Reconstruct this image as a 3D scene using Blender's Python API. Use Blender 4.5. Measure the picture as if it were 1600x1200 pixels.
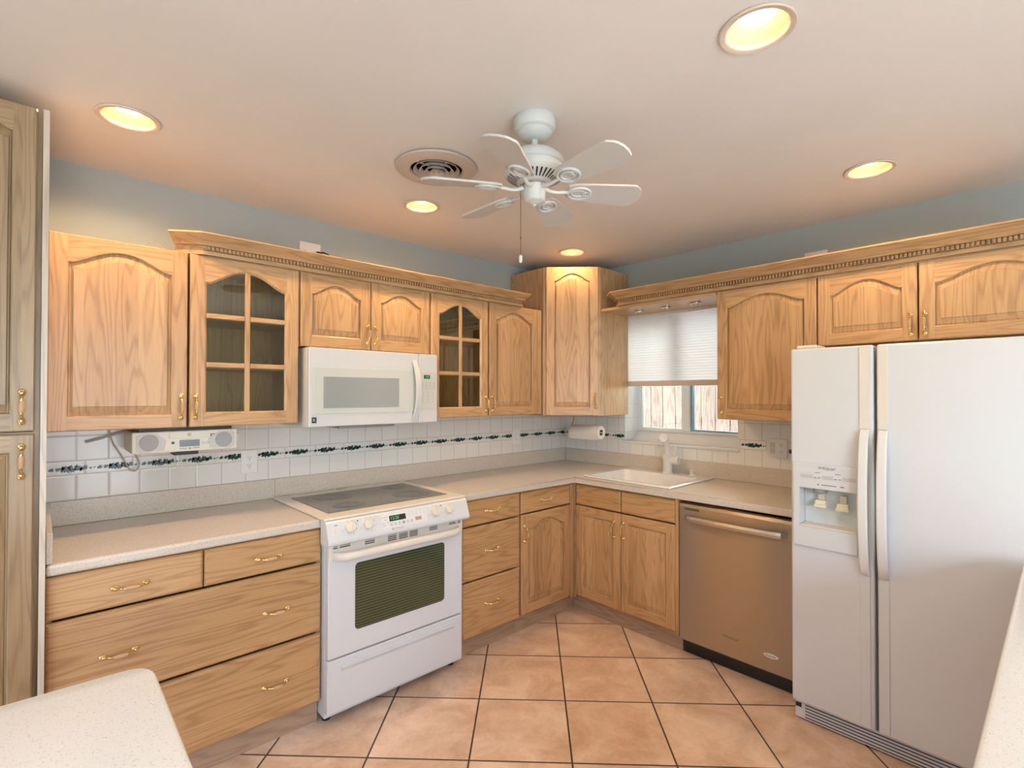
import bpy, bmesh, math, random
from mathutils import Vector, Matrix, Euler
R = math.radians
PI = math.pi
random.seed(7)
for o in list(bpy.data.objects):
    bpy.data.objects.remove(o)
sc = bpy.context.scene
COL = sc.collection
H = 2.456                                   # ceiling height

# ------------------------------------------------------------------ camera
cam_d = bpy.data.cameras.new('camera'); cam = bpy.data.objects.new('camera', cam_d); COL.objects.link(cam)
cam_d.sensor_width = 36; cam_d.sensor_fit = 'HORIZONTAL'
cam_d.lens = 794.67 / 1600 * 36
cam_d.shift_y = 7.63 / 1600
cam_d.clip_start = 0.02
rt = Vector((0.73101101, -0.68236475, 0.00111563)); up = Vector((-0.00796108, -0.00689378, 0.99994455)); fw = Vector((0.68231922, 0.73097936, 0.01047178))
m = Matrix((rt, up, -fw)).transposed().to_4x4()
m.translation = Vector((-3.29660628, -2.86714443, 1.46871013))
cam.matrix_world = m
sc.camera = cam

# ------------------------------------------------------------------ world, sun, daylight, exposure
sc.view_settings.view_transform = 'Standard'; sc.view_settings.look = 'None'; sc.view_settings.gamma = 1
sc.view_settings.use_curve_mapping = False
sc.view_settings.exposure = -0.14
w = bpy.data.worlds.new('sky'); sc.world = w; w.use_nodes = True
nt = w.node_tree; nt.nodes.clear()
sky = nt.nodes.new('ShaderNodeTexSky'); sky.sky_type = 'NISHITA'; sky.sun_disc = False
sky.sun_elevation = R(58); sky.sun_rotation = R(220); sky.air_density = 1.0; sky.dust_density = 2.0; sky.ozone_density = 1.0
bg = nt.nodes.new('ShaderNodeBackground'); bg.inputs[1].default_value = 2.0
wo = nt.nodes.new('ShaderNodeOutputWorld')
nt.links.new(sky.outputs[0], bg.inputs[0]); nt.links.new(bg.outputs[0], wo.inputs[0])
sd = bpy.data.lights.new('sun', 'SUN'); sd.energy = 5.0; sd.angle = R(1.0); sd.color = (1, .95, .88)
sun = bpy.data.objects.new('sun', sd); COL.objects.link(sun)
sun.rotation_euler = Vector((-0.60, 0.20, 1.0)).to_track_quat('Z', 'Y').to_euler()

def area(name, loc, direction, sx, sy, power, color=(1, 1, 1), portal=False):
    d = bpy.data.lights.new(name, 'AREA'); d.shape = 'RECTANGLE'; d.size = sx; d.size_y = sy
    d.energy = power; d.color = color
    o = bpy.data.objects.new(name, d); COL.objects.link(o); o.location = loc
    o.rotation_euler = Vector(direction).to_track_quat('-Z', 'Z').to_euler()
    if portal: d.cycles.is_portal = True
    return o
# daylight that falls through the glazed openings of the room behind the camera
area('daylight_rear', (-3.3, -5.35, 1.25), (0, 1, .05), 2.7, 2.1, 128, (.84, .88, 1.0))
area('daylight_left', (-5.85, -2.9, 1.35), (1, 0, .05), 2.7, 1.7, 27, (.84, .88, 1.0))
area('window_fill_lamp', (1.25, -1.04, 2.35), (-1.25, 0, -.95), 2.4, .7, 105, (.86, .90, 1.0))  # added fill lamp, hidden above the shade, brightens worktop, tiles and shade
CAN_POWER = 8.0
CAN_COLOR = (1.0, .63, .31)

# ------------------------------------------------------------------ materials
def newmat(name):
    mt = bpy.data.materials.new(name); mt.use_nodes = True
    n = mt.node_tree; b = n.nodes['Principled BSDF']
    return mt, n, b
def simple(name, col, rough=.5, metal=0, spec=.5, coat=0, emit=None, estr=0, alpha=None):
    mt, n, b = newmat(name)
    b.inputs['Base Color'].default_value = (*col, 1); b.inputs['Roughness'].default_value = rough
    b.inputs['Metallic'].default_value = metal; b.inputs['Specular IOR Level'].default_value = spec
    b.inputs['Coat Weight'].default_value = coat; b.inputs['Coat Roughness'].default_value = .08
    if emit: b.inputs['Emission Color'].default_value = (*emit, 1); b.inputs['Emission Strength'].default_value = estr
    return mt
def N(n, t, **kw):
    nd = n.nodes.new(t)
    for k, v in kw.items():
        if k.startswith('_'): setattr(nd, k[1:], v)
        else: nd.inputs[k].default_value = v
    return nd
def math_node(n, op, a, b=None, c=None):
    nd = n.nodes.new('ShaderNodeMath'); nd.operation = op
    for i, v in enumerate((a, b, c)):
        if v is None: continue
        if isinstance(v, (int, float)): nd.inputs[i].default_value = v
        else: n.links.new(v, nd.inputs[i])
    return nd.outputs[0]
def ramp(n, fac, stops):
    nd = n.nodes.new('ShaderNodeValToRGB'); e = nd.color_ramp.elements
    while len(e) < len(stops): e.new(.5)
    for i, (p, c) in enumerate(stops): e[i].position = p; e[i].color = (*c, 1)
    n.links.new(fac, nd.inputs[0]); return nd.outputs[0]

def wood(name, axis, light, mid, dark, strip=.085, rough=.38):
    """oak: grain runs along axis (0 x, 2 z); staves of varying tone side by side"""
    mt, n, b = newmat(name); L = n.links
    tc = N(n, 'ShaderNodeTexCoord'); oi = N(n, 'ShaderNodeObjectInfo')
    off = n.nodes.new('ShaderNodeVectorMath'); off.operation = 'SCALE'; off.inputs[3].default_value = 37.0
    comb = N(n, 'ShaderNodeCombineXYZ')
    for k in range(3): L.new(oi.outputs['Random'], comb.inputs[k])
    L.new(comb.outputs[0], off.inputs[0])
    sep = N(n, 'ShaderNodeSeparateXYZ'); L.new(tc.outputs['Object'], sep.inputs[0])
    across = sep.outputs[0] if axis == 2 else sep.outputs[2]
    across = math_node(n, 'ADD', across, math_node(n, 'MULTIPLY', oi.outputs['Random'], 3.1))
    stave = math_node(n, 'FLOOR', math_node(n, 'DIVIDE', across, strip))
    wn = N(n, 'ShaderNodeTexWhiteNoise', _noise_dimensions='1D'); L.new(stave, wn.inputs['W'])
    st = N(n, 'ShaderNodeVectorMath', _operation='SCALE'); st.inputs[3].default_value = 9.0
    L.new(wn.outputs['Color'], st.inputs[0])
    add = N(n, 'ShaderNodeVectorMath', _operation='ADD'); L.new(tc.outputs['Object'], add.inputs[0]); L.new(off.outputs[0], add.inputs[1])
    add2 = N(n, 'ShaderNodeVectorMath', _operation='ADD'); L.new(add.outputs[0], add2.inputs[0]); L.new(st.outputs[0], add2.inputs[1])
    def mapped(sa, sl):
        mp = N(n, 'ShaderNodeMapping'); s = [sa, sa, sa]; s[axis] = sl
        mp.inputs['Scale'].default_value = s; L.new(add2.outputs[0], mp.inputs[0]); return mp.outputs[0]
    n1 = N(n, 'ShaderNodeTexNoise', Scale=1.0, Detail=2.0, Roughness=.45); L.new(mapped(9.0, .8), n1.inputs['Vector'])
    rings = math_node(n, 'SINE', math_node(n, 'MULTIPLY', n1.outputs[0], 95))
    rings = math_node(n, 'MULTIPLY_ADD', rings, .5, .5)
    n2 = N(n, 'ShaderNodeTexNoise', Scale=1.0, Detail=3.0, Roughness=.6); L.new(mapped(260, 9), n2.inputs['Vector'])
    n3 = N(n, 'ShaderNodeTexNoise', Scale=1.0, Detail=1.0); L.new(mapped(5, .7), n3.inputs['Vector'])
    f = math_node(n, 'MULTIPLY', math_node(n, 'POWER', rings, 3.0), .24)
    f = math_node(n, 'ADD', f, math_node(n, 'MULTIPLY', n2.outputs[0], .46))
    f = math_node(n, 'ADD', f, math_node(n, 'MULTIPLY', n3.outputs[0], .36))
    f = math_node(n, 'ADD', f, math_node(n, 'MULTIPLY', wn.outputs['Value'], .16))
    c = ramp(n, f, [(.32, light), (.56, mid), (.90, dark)])
    L.new(c, b.inputs['Base Color']); b.inputs['Roughness'].default_value = rough
    b.inputs['Coat Weight'].default_value = .25; b.inputs['Coat Roughness'].default_value = .25
    bp = N(n, 'ShaderNodeBump', Strength=.12, Distance=.001); L.new(f, bp.inputs['Height']); L.new(bp.outputs[0], b.inputs['Normal'])
    return mt
OL, OM, OD = (.595, .385, .205), (.495, .305, .152), (.33, .185, .085)
OAK_V = wood('oak_upright', 2, OL, OM, OD)
OAK_H = wood('oak_level', 0, OL, OM, OD)
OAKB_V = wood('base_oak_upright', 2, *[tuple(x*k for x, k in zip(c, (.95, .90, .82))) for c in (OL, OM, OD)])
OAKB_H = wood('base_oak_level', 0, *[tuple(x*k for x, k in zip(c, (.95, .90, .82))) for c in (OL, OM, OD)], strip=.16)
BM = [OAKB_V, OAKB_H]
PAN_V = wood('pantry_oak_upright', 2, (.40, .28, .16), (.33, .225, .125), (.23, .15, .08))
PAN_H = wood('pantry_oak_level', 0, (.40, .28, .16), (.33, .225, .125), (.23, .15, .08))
PALE = wood('pale_unfinished_oak', 2, (.66, .58, .50), (.58, .50, .42), (.44, .36, .29))
TOE = wood('toe_kick_wood', 0, (.45, .32, .22), (.38, .265, .18), (.27, .18, .12), rough=.6)
BRASS = simple('polished_brass', (.80, .62, .30), .16, 1)
GRIP = simple('tan_grip', (.50, .32, .18), .45)
WHITE = simple('white_enamel', (.635, .665, .70), .32, coat=.2)
WHITE2 = simple('white_plastic', (.70, .70, .69), .38)
CREAM = simple('aged_cream_plastic', (.70, .665, .60), .42)
LIGHTGREY = simple('light_grey_plastic', (.52, .53, .55), .5)
MIDGREY = simple('mid_grey', (.28, .29, .31), .5)
DARK = simple('black_plastic', (.012, .012, .013), .45)
INK = simple('dark_print', (.10, .10, .11), .6)
PAPER = simple('white_paper', (.80, .76, .72), .9, spec=.1)
CORDM = simple('grey_cord', (.46, .41, .36), .6)
FANW = simple('fan_white', (.62, .645, .65), .35, coat=.15)
FANB = simple('fan_blade_paint', (.56, .56, .54), .55)
ALU = simple('white_aluminium', (.76, .80, .84), .4)
GLOW = simple('green_digits', (.02, .1, .04), .5, emit=(.12, .9, .45), estr=.7)
LCD = simple('lcd_grey_green', (.16, .22, .24), .25)
WPLATE = simple('outlet_white', (.78, .77, .76), .4)
SINKM = simple('sink_enamel', (.78, .76, .75), .12, coat=.5)
def steel():
    mt, n, b = newmat('brushed_steel'); L = n.links
    b.inputs['Base Color'].default_value = (.42, .35, .285, 1); b.inputs['Metallic'].default_value = 1
    b.inputs['Roughness'].default_value = .30; b.inputs['Anisotropic'].default_value = 1.0
    tg = N(n, 'ShaderNodeTangent'); tg.direction_type = 'RADIAL'; tg.axis = 'Z'
    L.new(tg.outputs[0], b.inputs['Tangent'])
    b.inputs['Anisotropic Rotation'].default_value = .25
    tc = N(n, 'ShaderNodeTexCoord'); mp = N(n, 'ShaderNodeMapping'); mp.inputs['Scale'].default_value = (3, 3, 900)
    L.new(tc.outputs['Object'], mp.inputs[0])
    no = N(n, 'ShaderNodeTexNoise', Scale=1.0, Detail=2.0); L.new(mp.outputs[0], no.inputs['Vector'])
    r = math_node(n, 'MULTIPLY_ADD', no.outputs[0], .06, .27); L.new(r, b.inputs['Roughness'])
    return mt
STEEL = steel()
CHROME = simple('satin_metal', (.62, .60, .58), .22, 1)
def glass_mat():
    mt, n, b = newmat('clear_glass'); n.nodes.remove(b); L = n.links
    out = n.nodes['Material Output']; tr = N(n, 'ShaderNodeBsdfTransparent'); gl = N(n, 'ShaderNodeBsdfGlossy'); gl.inputs['Roughness'].default_value = .02
    tr.inputs[0].default_value = (.86, .86, .74, 1)
    fr = N(n, 'ShaderNodeFresnel', IOR=1.5); mx = N(n, 'ShaderNodeMixShader')
    f = math_node(n, 'MULTIPLY_ADD', fr.outputs[0], 1.6, .02)
    L.new(f, mx.inputs[0]); L.new(tr.outputs[0], mx.inputs[1]); L.new(gl.outputs[0], mx.inputs[2]); L.new(mx.outputs[0], out.inputs[0])
    return mt
GLASS = glass_mat()
def speckle(name, base, s1, s2, rough=.19, lo=.36, hi=.44):
    mt, n, b = newmat(name); L = n.links
    tc = N(n, 'ShaderNodeTexCoord')
    v1 = N(n, 'ShaderNodeTexNoise', Scale=230.0, Detail=1.0); L.new(tc.outputs['Object'], v1.inputs['Vector'])
    v2 = N(n, 'ShaderNodeTexNoise', Scale=420.0, Detail=0.0); L.new(tc.outputs['Object'], v2.inputs['Vector'])
    c1 = ramp(n, v1.outputs[0], [(.0, s1), (lo, s1), (hi, base), (1, base)])
    c2 = ramp(n, v2.outputs[0], [(.0, (1, 1, 1)), (.60, (1, 1, 1)), (.70, s2), (1, s2)])
    mx = N(n, 'ShaderNodeMix', _data_type='RGBA', _blend_type='MULTIPLY'); mx.inputs[0].default_value = 1
    L.new(c1, mx.inputs[6]); L.new(c2, mx.inputs[7]); L.new(mx.outputs[2], b.inputs['Base Color'])
    b.inputs['Roughness'].default_value = rough
    return mt
STONE = speckle('speckled_worktop', (.62, .56, .495), (.52, .47, .42), (.80, .77, .73))
STONEW = speckle('pale_speckled_worktop', (.77, .82, .86), (.62, .64, .66), (.93, .93, .93), lo=.28, hi=.38)
def paint(name, col, rough=.7, bump=.06, sc_=90):
    mt, n, b = newmat(name); L = n.links
    tc = N(n, 'ShaderNodeTexCoord'); no = N(n, 'ShaderNodeTexNoise', Scale=sc_, Detail=3.0); L.new(tc.outputs['Object'], no.inputs['Vector'])
    lo = N(n, 'ShaderNodeTexNoise', Scale=1.3, Detail=2.0); L.new(tc.outputs['Object'], lo.inputs['Vector'])
    c = ramp(n, lo.outputs[0], [(.3, tuple(x*.97 for x in col)), (.7, tuple(min(1, x*1.03) for x in col))])
    L.new(c, b.inputs['Base Color'])
    b.inputs['Roughness'].default_value = rough; b.inputs['Specular IOR Level'].default_value = .3
    bp = N(n, 'ShaderNodeBump', Strength=bump, Distance=.003); L.new(no.outputs[0], bp.inputs['Height']); L.new(bp.outputs[0], b.inputs['Normal'])
    return mt
WALLP = paint('pale_blue_wall_paint', (.375, .425, .435))
CEILP = paint('ceiling_white_paint', (.73, .71, .695), rough=.55, bump=.10, sc_=55)
PLAIN = paint('off_white_wall_paint', (.62, .62, .60))
def tiles(name, horiz, zrows, pitch, off, col, grout):
    """glazed wall tiles: vertical joints every pitch along horiz axis, level joints at zrows; none in the border"""
    mt, n, b = newmat(name); L = n.links
    g = N(n, 'ShaderNodeNewGeometry'); sep = N(n, 'ShaderNodeSeparateXYZ'); L.new(g.outputs['Position'], sep.inputs[0])
    u = math_node(n, 'DIVIDE', math_node(n, 'SUBTRACT', sep.outputs[horiz], off), pitch)
    fr = math_node(n, 'FRACT', u); d = math_node(n, 'MINIMUM', fr, math_node(n, 'SUBTRACT', 1.0, fr)); d = math_node(n, 'MULTIPLY', d, pitch)
    z = sep.outputs[2]
    lo, hi = zrows[1], zrows[2]
    inb = math_node(n, 'MULTIPLY', math_node(n, 'GREATER_THAN', z, lo), math_node(n, 'LESS_THAN', z, hi))
    ub = math_node(n, 'DIVIDE', math_node(n, 'SUBTRACT', sep.outputs[horiz], off + .03), pitch * 1.5)
    fb = math_node(n, 'FRACT', ub); db = math_node(n, 'MULTIPLY', math_node(n, 'MINIMUM', fb, math_node(n, 'SUBTRACT', 1.0, fb)), pitch * 1.5)
    d = math_node(n, 'ADD', math_node(n, 'MULTIPLY', d, math_node(n, 'SUBTRACT', 1.0, inb)), math_node(n, 'MULTIPLY', db, inb))
    for r in zrows:
        d = math_node(n, 'MINIMUM', d, math_node(n, 'ABSOLUTE', math_node(n, 'SUBTRACT', z, r)))
    ml = N(n, 'ShaderNodeMapRange'); ml.inputs[1].default_value = .0008; ml.inputs[2].default_value = .0022; L.new(d, ml.inputs[0])
    hb = N(n, 'ShaderNodeMapRange'); hb.inputs[1].default_value = .0005; hb.inputs[2].default_value = .006; L.new(d, hb.inputs[0])
    c = ramp(n, ml.outputs[0], [(0, grout), (1, col)]); L.new(c, b.inputs['Base Color'])
    b.inputs['Roughness'].default_value = .14
    no = N(n, 'ShaderNodeTexNoise', Scale=14.0, Detail=1.0); L.new(g.outputs['Position'], no.inputs['Vector'])
    hh = math_node(n, 'ADD', hb.outputs[0], math_node(n, 'MULTIPLY', no.outputs[0], .8))
    bp = N(n, 'ShaderNodeBump', Strength=.35, Distance=.0015); L.new(hh, bp.inputs['Height']); L.new(bp.outputs[0], b.inputs['Normal'])
    return mt
ZR = (1.016, 1.122, 1.181, 1.287, 1.393)
TILE_L = tiles('glazed_tiles_left', 0, ZR, .1108, -3.172, (.74, .735, .72), (.48, .46, .44))
TILE_R = tiles('glazed_tiles_right', 1, ZR, .1065, -.872, (.77, .78, .79), (.52, .50, .48))  # lighter and bluer than the left tiles: window daylight put into the colour
TILE_J = tiles('glazed_tiles_reveal', 0, ZR, .1065, .0, (.74, .76, .78), (.56, .56, .56))
IVY = simple('ivy_green_print', (.006, .05, .042), .25)
IVYP = simple('ivy_pale_print', (.10, .26, .24), .25)
def floor_mat():
    mt, n, b = newmat('peach_floor_tiles'); L = n.links
    g = N(n, 'ShaderNodeNewGeometry'); sep = N(n, 'ShaderNodeSeparateXYZ'); L.new(g.outputs['Position'], sep.inputs[0])
    T = .4132; a = R(-45.05); tx, ty = -1.1425, -.9569
    X = math_node(n, 'SUBTRACT', sep.outputs[0], tx); Y = math_node(n, 'SUBTRACT', sep.outputs[1], ty)
    u = math_node(n, 'ADD', math_node(n, 'MULTIPLY', X, math.cos(a)/T), math_node(n, 'MULTIPLY', Y, math.sin(a)/T))
    v = math_node(n, 'ADD', math_node(n, 'MULTIPLY', X, math.sin(a)/T), math_node(n, 'MULTIPLY', Y, -math.cos(a)/T))
    ds = []
    for q in (u, v):
        f = math_node(n, 'FRACT', math_node(n, 'ADD', q, 50.0)); ds.append(math_node(n, 'MINIMUM', f, math_node(n, 'SUBTRACT', 1.0, f)))
    d = math_node(n, 'MULTIPLY', math_node(n, 'MINIMUM', ds[0], ds[1]), T)
    ml = N(n, 'ShaderNodeMapRange'); ml.inputs[1].default_value = .0030; ml.inputs[2].default_value = .0044; L.new(d, ml.inputs[0])
    cell = N(n, 'ShaderNodeCombineXYZ'); L.new(math_node(n, 'FLOOR', u), cell.inputs[0]); L.new(math_node(n, 'FLOOR', v), cell.inputs[1])
    wn = N(n, 'ShaderNodeTexWhiteNoise', _noise_dimensions='3D'); L.new(cell.outputs[0], wn.inputs['Vector'])
    ad = N(n, 'ShaderNodeVectorMath', _operation='MULTIPLY_ADD'); ad.inputs[1].default_value = (7, 7, 7); L.new(wn.outputs['Color'], ad.inputs[0]); L.new(g.outputs['Position'], ad.inputs[2])
    n1 = N(n, 'ShaderNodeTexNoise', Scale=4.5, Detail=5.0, Roughness=.62, Distortion=.6); L.new(ad.outputs[0], n1.inputs['Vector'])
    n2 = N(n, 'ShaderNodeTexNoise', Scale=60.0, Detail=3.0); L.new(ad.outputs[0], n2.inputs['Vector'])
    f = math_node(n, 'ADD', math_node(n, 'MULTIPLY', n1.outputs[0], .85), math_node(n, 'MULTIPLY', n2.outputs[0], .15))
    c = ramp(n, f, [(.34, (.56, .375, .255)), (.48, (.69, .50, .375)), (.64, (.82, .645, .52))])
    mx = N(n, 'ShaderNodeMix', _data_type='RGBA'); L.new(ml.outputs[0], mx.inputs[0]); mx.inputs[6].default_value = (.045, .035, .032, 1); L.new(c, mx.inputs[7])
    L.new(mx.outputs[2], b.inputs['Base Color']); b.inputs['Roughness'].default_value = .36
    hb = N(n, 'ShaderNodeMapRange'); hb.inputs[1].default_value = .001; hb.inputs[2].default_value = .007; L.new(d, hb.inputs[0])
    hh = math_node(n, 'ADD', hb.outputs[0], math_node(n, 'MULTIPLY', n1.outputs[0], .5))
    bp = N(n, 'ShaderNodeBump', Strength=.4, Distance=.002); L.new(hh, bp.inputs['Height']); L.new(bp.outputs[0], b.inputs['Normal'])
    return mt
FLOOR = floor_mat()
def blind_mat():
    mt, n, b = newmat('cellular_shade_fabric'); n.nodes.remove(b); L = n.links; out = n.nodes['Material Output']
    d = N(n, 'ShaderNodeBsdfDiffuse'); d.inputs[0].default_value = (.74, .73, .73, 1)
    t = N(n, 'ShaderNodeBsdfTranslucent'); t.inputs[0].default_value = (.84, .82, .90, 1)
    mx = N(n, 'ShaderNodeMixShader'); mx.inputs[0].default_value = .36
    L.new(d.outputs[0], mx.inputs[1]); L.new(t.outputs[0], mx.inputs[2]); L.new(mx.outputs[0], out.inputs[0]); return mt
BLIND = blind_mat()
BLINDRAIL = simple('shade_bottom_rail', (.62, .55, .48), .6)
def stripes(name, c1, c2, freq, rough=.08, spec=.5):
    mt, n, b = newmat(name); L = n.links
    tc = N(n, 'ShaderNodeTexCoord'); sep = N(n, 'ShaderNodeSeparateXYZ'); L.new(tc.outputs['Object'], sep.inputs[0])
    f = math_node(n, 'FRACT', math_node(n, 'MULTIPLY', sep.outputs[2], freq)); c = ramp(n, f, [(.62, c1), (.72, c2)])
    L.new(c, b.inputs['Base Color']); b.inputs['Roughness'].default_value = rough; b.inputs['Specular IOR Level'].default_value = spec; return mt
OVENGLASS = stripes('dark_striped_oven_glass', (.028, .045, .012), (.10, .11, .08), 78, .06, .8)  # olive green of the reflected yard is painted into the base colour
COOKTOP = simple('smoked_cooktop_glass', (.12, .112, .102), .14, spec=.4)
BURNER = simple('burner_ring_print', (.04, .042, .04), .16, spec=.4)
BURNER2 = simple('burner_ring_inner', (.09, .086, .08), .16, spec=.6)
MWGLASS = stripes('microwave_window_mesh', (.30, .34, .34), (.36, .40, .40), 300, .08, .6)
MWBEZEL = simple('microwave_bezel', (.60, .64, .62), .2, coat=.3)
BULB = simple('lamp_face', (1, .9, .75), .5, emit=(1, .84, .60), estr=5.5)
CANW = simple('can_reflector', (.66, .53, .34), .45)
CANT = simple('can_trim', (.66, .56, .48), .5)
DUCT = simple('dark_duct', (.02, .018, .016), .8)
VENTM = simple('vent_paint', (.55, .47, .42), .5)
FENCE = wood('weathered_fence', 2, (.50, .41, .41), (.38, .28, .28), (.20, .13, .14), strip=.3, rough=.9)
GRASS = paint('lawn', (.10, .22, .05), .95)
LEAF = paint('hedge_leaf', (.08, .20, .05), .9, bump=1, sc_=12)
PAVE = paint('added_slab_concrete', (.45, .44, .42), .95)

# ------------------------------------------------------------------ mesh tools
class MB:
    def __init__(s): s.bm = bmesh.new()
    def _mi(s, fs, mi):
        for f in fs: f.material_index = mi
    def box(s, x0, x1, y0, y1, z0, z1, mi=0, bev=0, seg=2):
        M = Matrix.Translation(((x0+x1)/2, (y0+y1)/2, (z0+z1)/2)) @ Matrix.Diagonal((abs(x1-x0), abs(y1-y0), abs(z1-z0), 1))
        r = bmesh.ops.create_cube(s.bm, size=1, matrix=M); vs = r['verts']
        fs = set(f for v in vs for f in v.link_faces); s._mi(fs, mi)
        if bev:
            es = list(set(e for v in vs for e in v.link_edges))
            bmesh.ops.bevel(s.bm, geom=es, offset=bev, segments=seg, profile=.5, affect='EDGES', clamp_overlap=True)
        return s
    def face(s, pts, mi=0):
        vs = [s.bm.verts.new(p) for p in pts]; f = s.bm.faces.new(vs); f.material_index = mi; return f
    def prism(s, poly, x0, x1, mi=0, axis=0):
        """poly of (a,b) swept along axis: axis 0 -> (y,z), axis 2 -> (x,y), axis 1 -> (x,z)"""
        def P(a, b, t): return (t, a, b) if axis == 0 else ((a, b, t) if axis == 2 else (a, t, b))
        A = [s.bm.verts.new(P(a, b, x0)) for a, b in poly]; B = [s.bm.verts.new(P(a, b, x1)) for a, b in poly]
        n = len(poly); fs = [s.bm.faces.new(A), s.bm.faces.new(B[::-1])]
        for i in range(n): fs.append(s.bm.faces.new((A[i], B[i], B[(i+1) % n], A[(i+1) % n])))
        s._mi(fs, mi); return s
    def loops(s, Ls, mi=0, closed=True, cap0=False, cap1=False):
        V = [[s.bm.verts.new(p) for p in L] for L in Ls]
        for a, b in zip(V, V[1:]):
            n = len(a); rng = range(n if closed else n-1)
            for i in rng:
                j = (i+1) % n
                try: f = s.bm.faces.new((a[i], a[j], b[j], b[i])); f.material_index = mi
                except ValueError: pass
        if cap0: s.bm.faces.new(V[0]).material_index = mi
        if cap1: s.bm.faces.new(V[-1]).material_index = mi
        return s
    def lathe(s, prof, c=(0, 0, 0), d=(0, 0, 1), seg=32, mi=0, cap=True):
        """prof of (radius, height) along direction d from c"""
        q = Vector((0, 0, 1)).rotation_difference(Vector(d)); c = Vector(c)
        Ls = [[c + q @ Vector((r*math.cos(t*2*PI/seg), r*math.sin(t*2*PI/seg), h)) for t in range(seg)] for r, h in prof]
        return s.loops(Ls, mi, True, cap and prof[0][0] > 1e-4, cap and prof[-1][0] > 1e-4)
    def tube(s, pts, rad, seg=10, mi=0, cap=True):
        pts = [Vector(p) for p in pts]; n = len(pts)
        if isinstance(rad, (int, float)): rad = [rad]*n
        tans = [(pts[min(i+1, n-1)] - pts[max(i-1, 0)]).normalized() for i in range(n)]
        nrm = tans[0].orthogonal().normalized(); Ls = []
        for i in range(n):
            nrm = (nrm - tans[i]*nrm.dot(tans[i])).normalized(); bn = tans[i].cross(nrm)
            Ls.append([pts[i] + rad[i]*(math.cos(t*2*PI/seg)*nrm + math.sin(t*2*PI/seg)*bn) for t in range(seg)])
        return s.loops(Ls, mi, True, cap, cap)
    def torus(s, c, R_, r, q=None, seg=36, ss=10, mi=0, sx=1, sy=1):
        c = Vector(c); Ls = []
        for i in range(seg):
            a = i*2*PI/seg; ring = []
            for j in range(ss):
                b_ = j*2*PI/ss; v = Vector(((R_+r*math.cos(b_))*math.cos(a)*sx, (R_+r*math.cos(b_))*math.sin(a)*sy, r*math.sin(b_)))
                ring.append(c + (q @ v if q else v))
            Ls.append(ring)
        Ls.append(Ls[0]); return s.loops(Ls, mi)
    def ball(s, c, r, sc_=(1, 1, 1), mi=0, seg=16):
        M = Matrix.Translation(c) @ Matrix.Diagonal((*sc_, 1))
        rr = bmesh.ops.create_uvsphere(s.bm, u_segments=seg, v_segments=seg//2, radius=r, matrix=M)
        s._mi(set(f for v in rr['verts'] for f in v.link_faces), mi); return s
    def xform(s, M): bmesh.ops.transform(s.bm, matrix=M, verts=s.bm.verts[:]); return s
    def mesh(s, name, mats, smooth=False, fix=True):
        if fix:
            bmesh.ops.remove_doubles(s.bm, verts=s.bm.verts[:], dist=1e-6)
            bmesh.ops.recalc_face_normals(s.bm, faces=s.bm.faces[:])
        me = bpy.data.meshes.new(name); s.bm.to_mesh(me); s.bm.free()
        for mt in (mats if isinstance(mats, (list, tuple)) else [mats]): me.materials.append(mt)
        if smooth:
            me.shade_smooth()
            me.set_sharp_from_angle(angle=R(38))
        return me
    def build(s, name, mats, parent=None, loc=(0, 0, 0), rot=(0, 0, 0), smooth=False, fix=True):
        return put(name, s.mesh(name, mats, smooth, fix), parent, loc, rot)
def put(name, me, parent=None, loc=(0, 0, 0), rot=(0, 0, 0)):
    o = bpy.data.objects.new(name, me); COL.objects.link(o); o.parent = parent; o.location = loc; o.rotation_euler = rot; return o
def empty(name, loc=(0, 0, 0), rz=0):
    o = bpy.data.objects.new(name, None); COL.objects.link(o); o.empty_display_size = .1; o.location = loc; o.rotation_euler = (0, 0, rz); return o
def tag(o, label, cat, group=None, kind=None):
    if label: o['label'] = label
    if cat: o['category'] = cat
    if group: o['group'] = group
    if kind: o['kind'] = kind
    return o
def struct(o): o['kind'] = 'structure'; return o
def cut(o, mb):
    """subtract the shape in mb (same local space) from the mesh of o"""
    c = mb.build('cutter', [WHITE]); c.matrix_world = o.matrix_world.copy()
    bpy.context.view_layer.update(); c.matrix_world = o.matrix_world.copy(); bpy.context.view_layer.update()
    md = o.modifiers.new('cut', 'BOOLEAN'); md.operation = 'DIFFERENCE'; md.object = c; md.solver = 'EXACT'
    dg = bpy.context.evaluated_depsgraph_get(); me = bpy.data.meshes.new_from_object(o.evaluated_get(dg))
    o.modifiers.clear(); old = o.data; o.data = me; me.name = old.name
    bpy.data.objects.remove(c); return o
def text(name, body, size, mat, parent, loc, rot=(R(90), 0, 0), ext=.0004, shear=0, sx=1):
    cu = bpy.data.curves.new(name, 'FONT'); cu.body = body; cu.size = size; cu.extrude = ext; cu.align_x = 'CENTER'; cu.align_y = 'CENTER'; cu.shear = shear; cu.resolution_u = 3
    t = bpy.data.objects.new(name, cu); COL.objects.link(t); bpy.context.view_layer.update()
    me = bpy.data.meshes.new_from_object(t.evaluated_get(bpy.context.evaluated_depsgraph_get()))
    bpy.data.objects.remove(t); me.materials.clear(); me.materials.append(mat); me.name = name
    if sx != 1:
        for v in me.vertices: v.co.x *= sx
    return put(name, me, parent, loc, rot)

RW = R(-90)          # things on the right wall: local x runs along -Y, local -y faces the room

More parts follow.
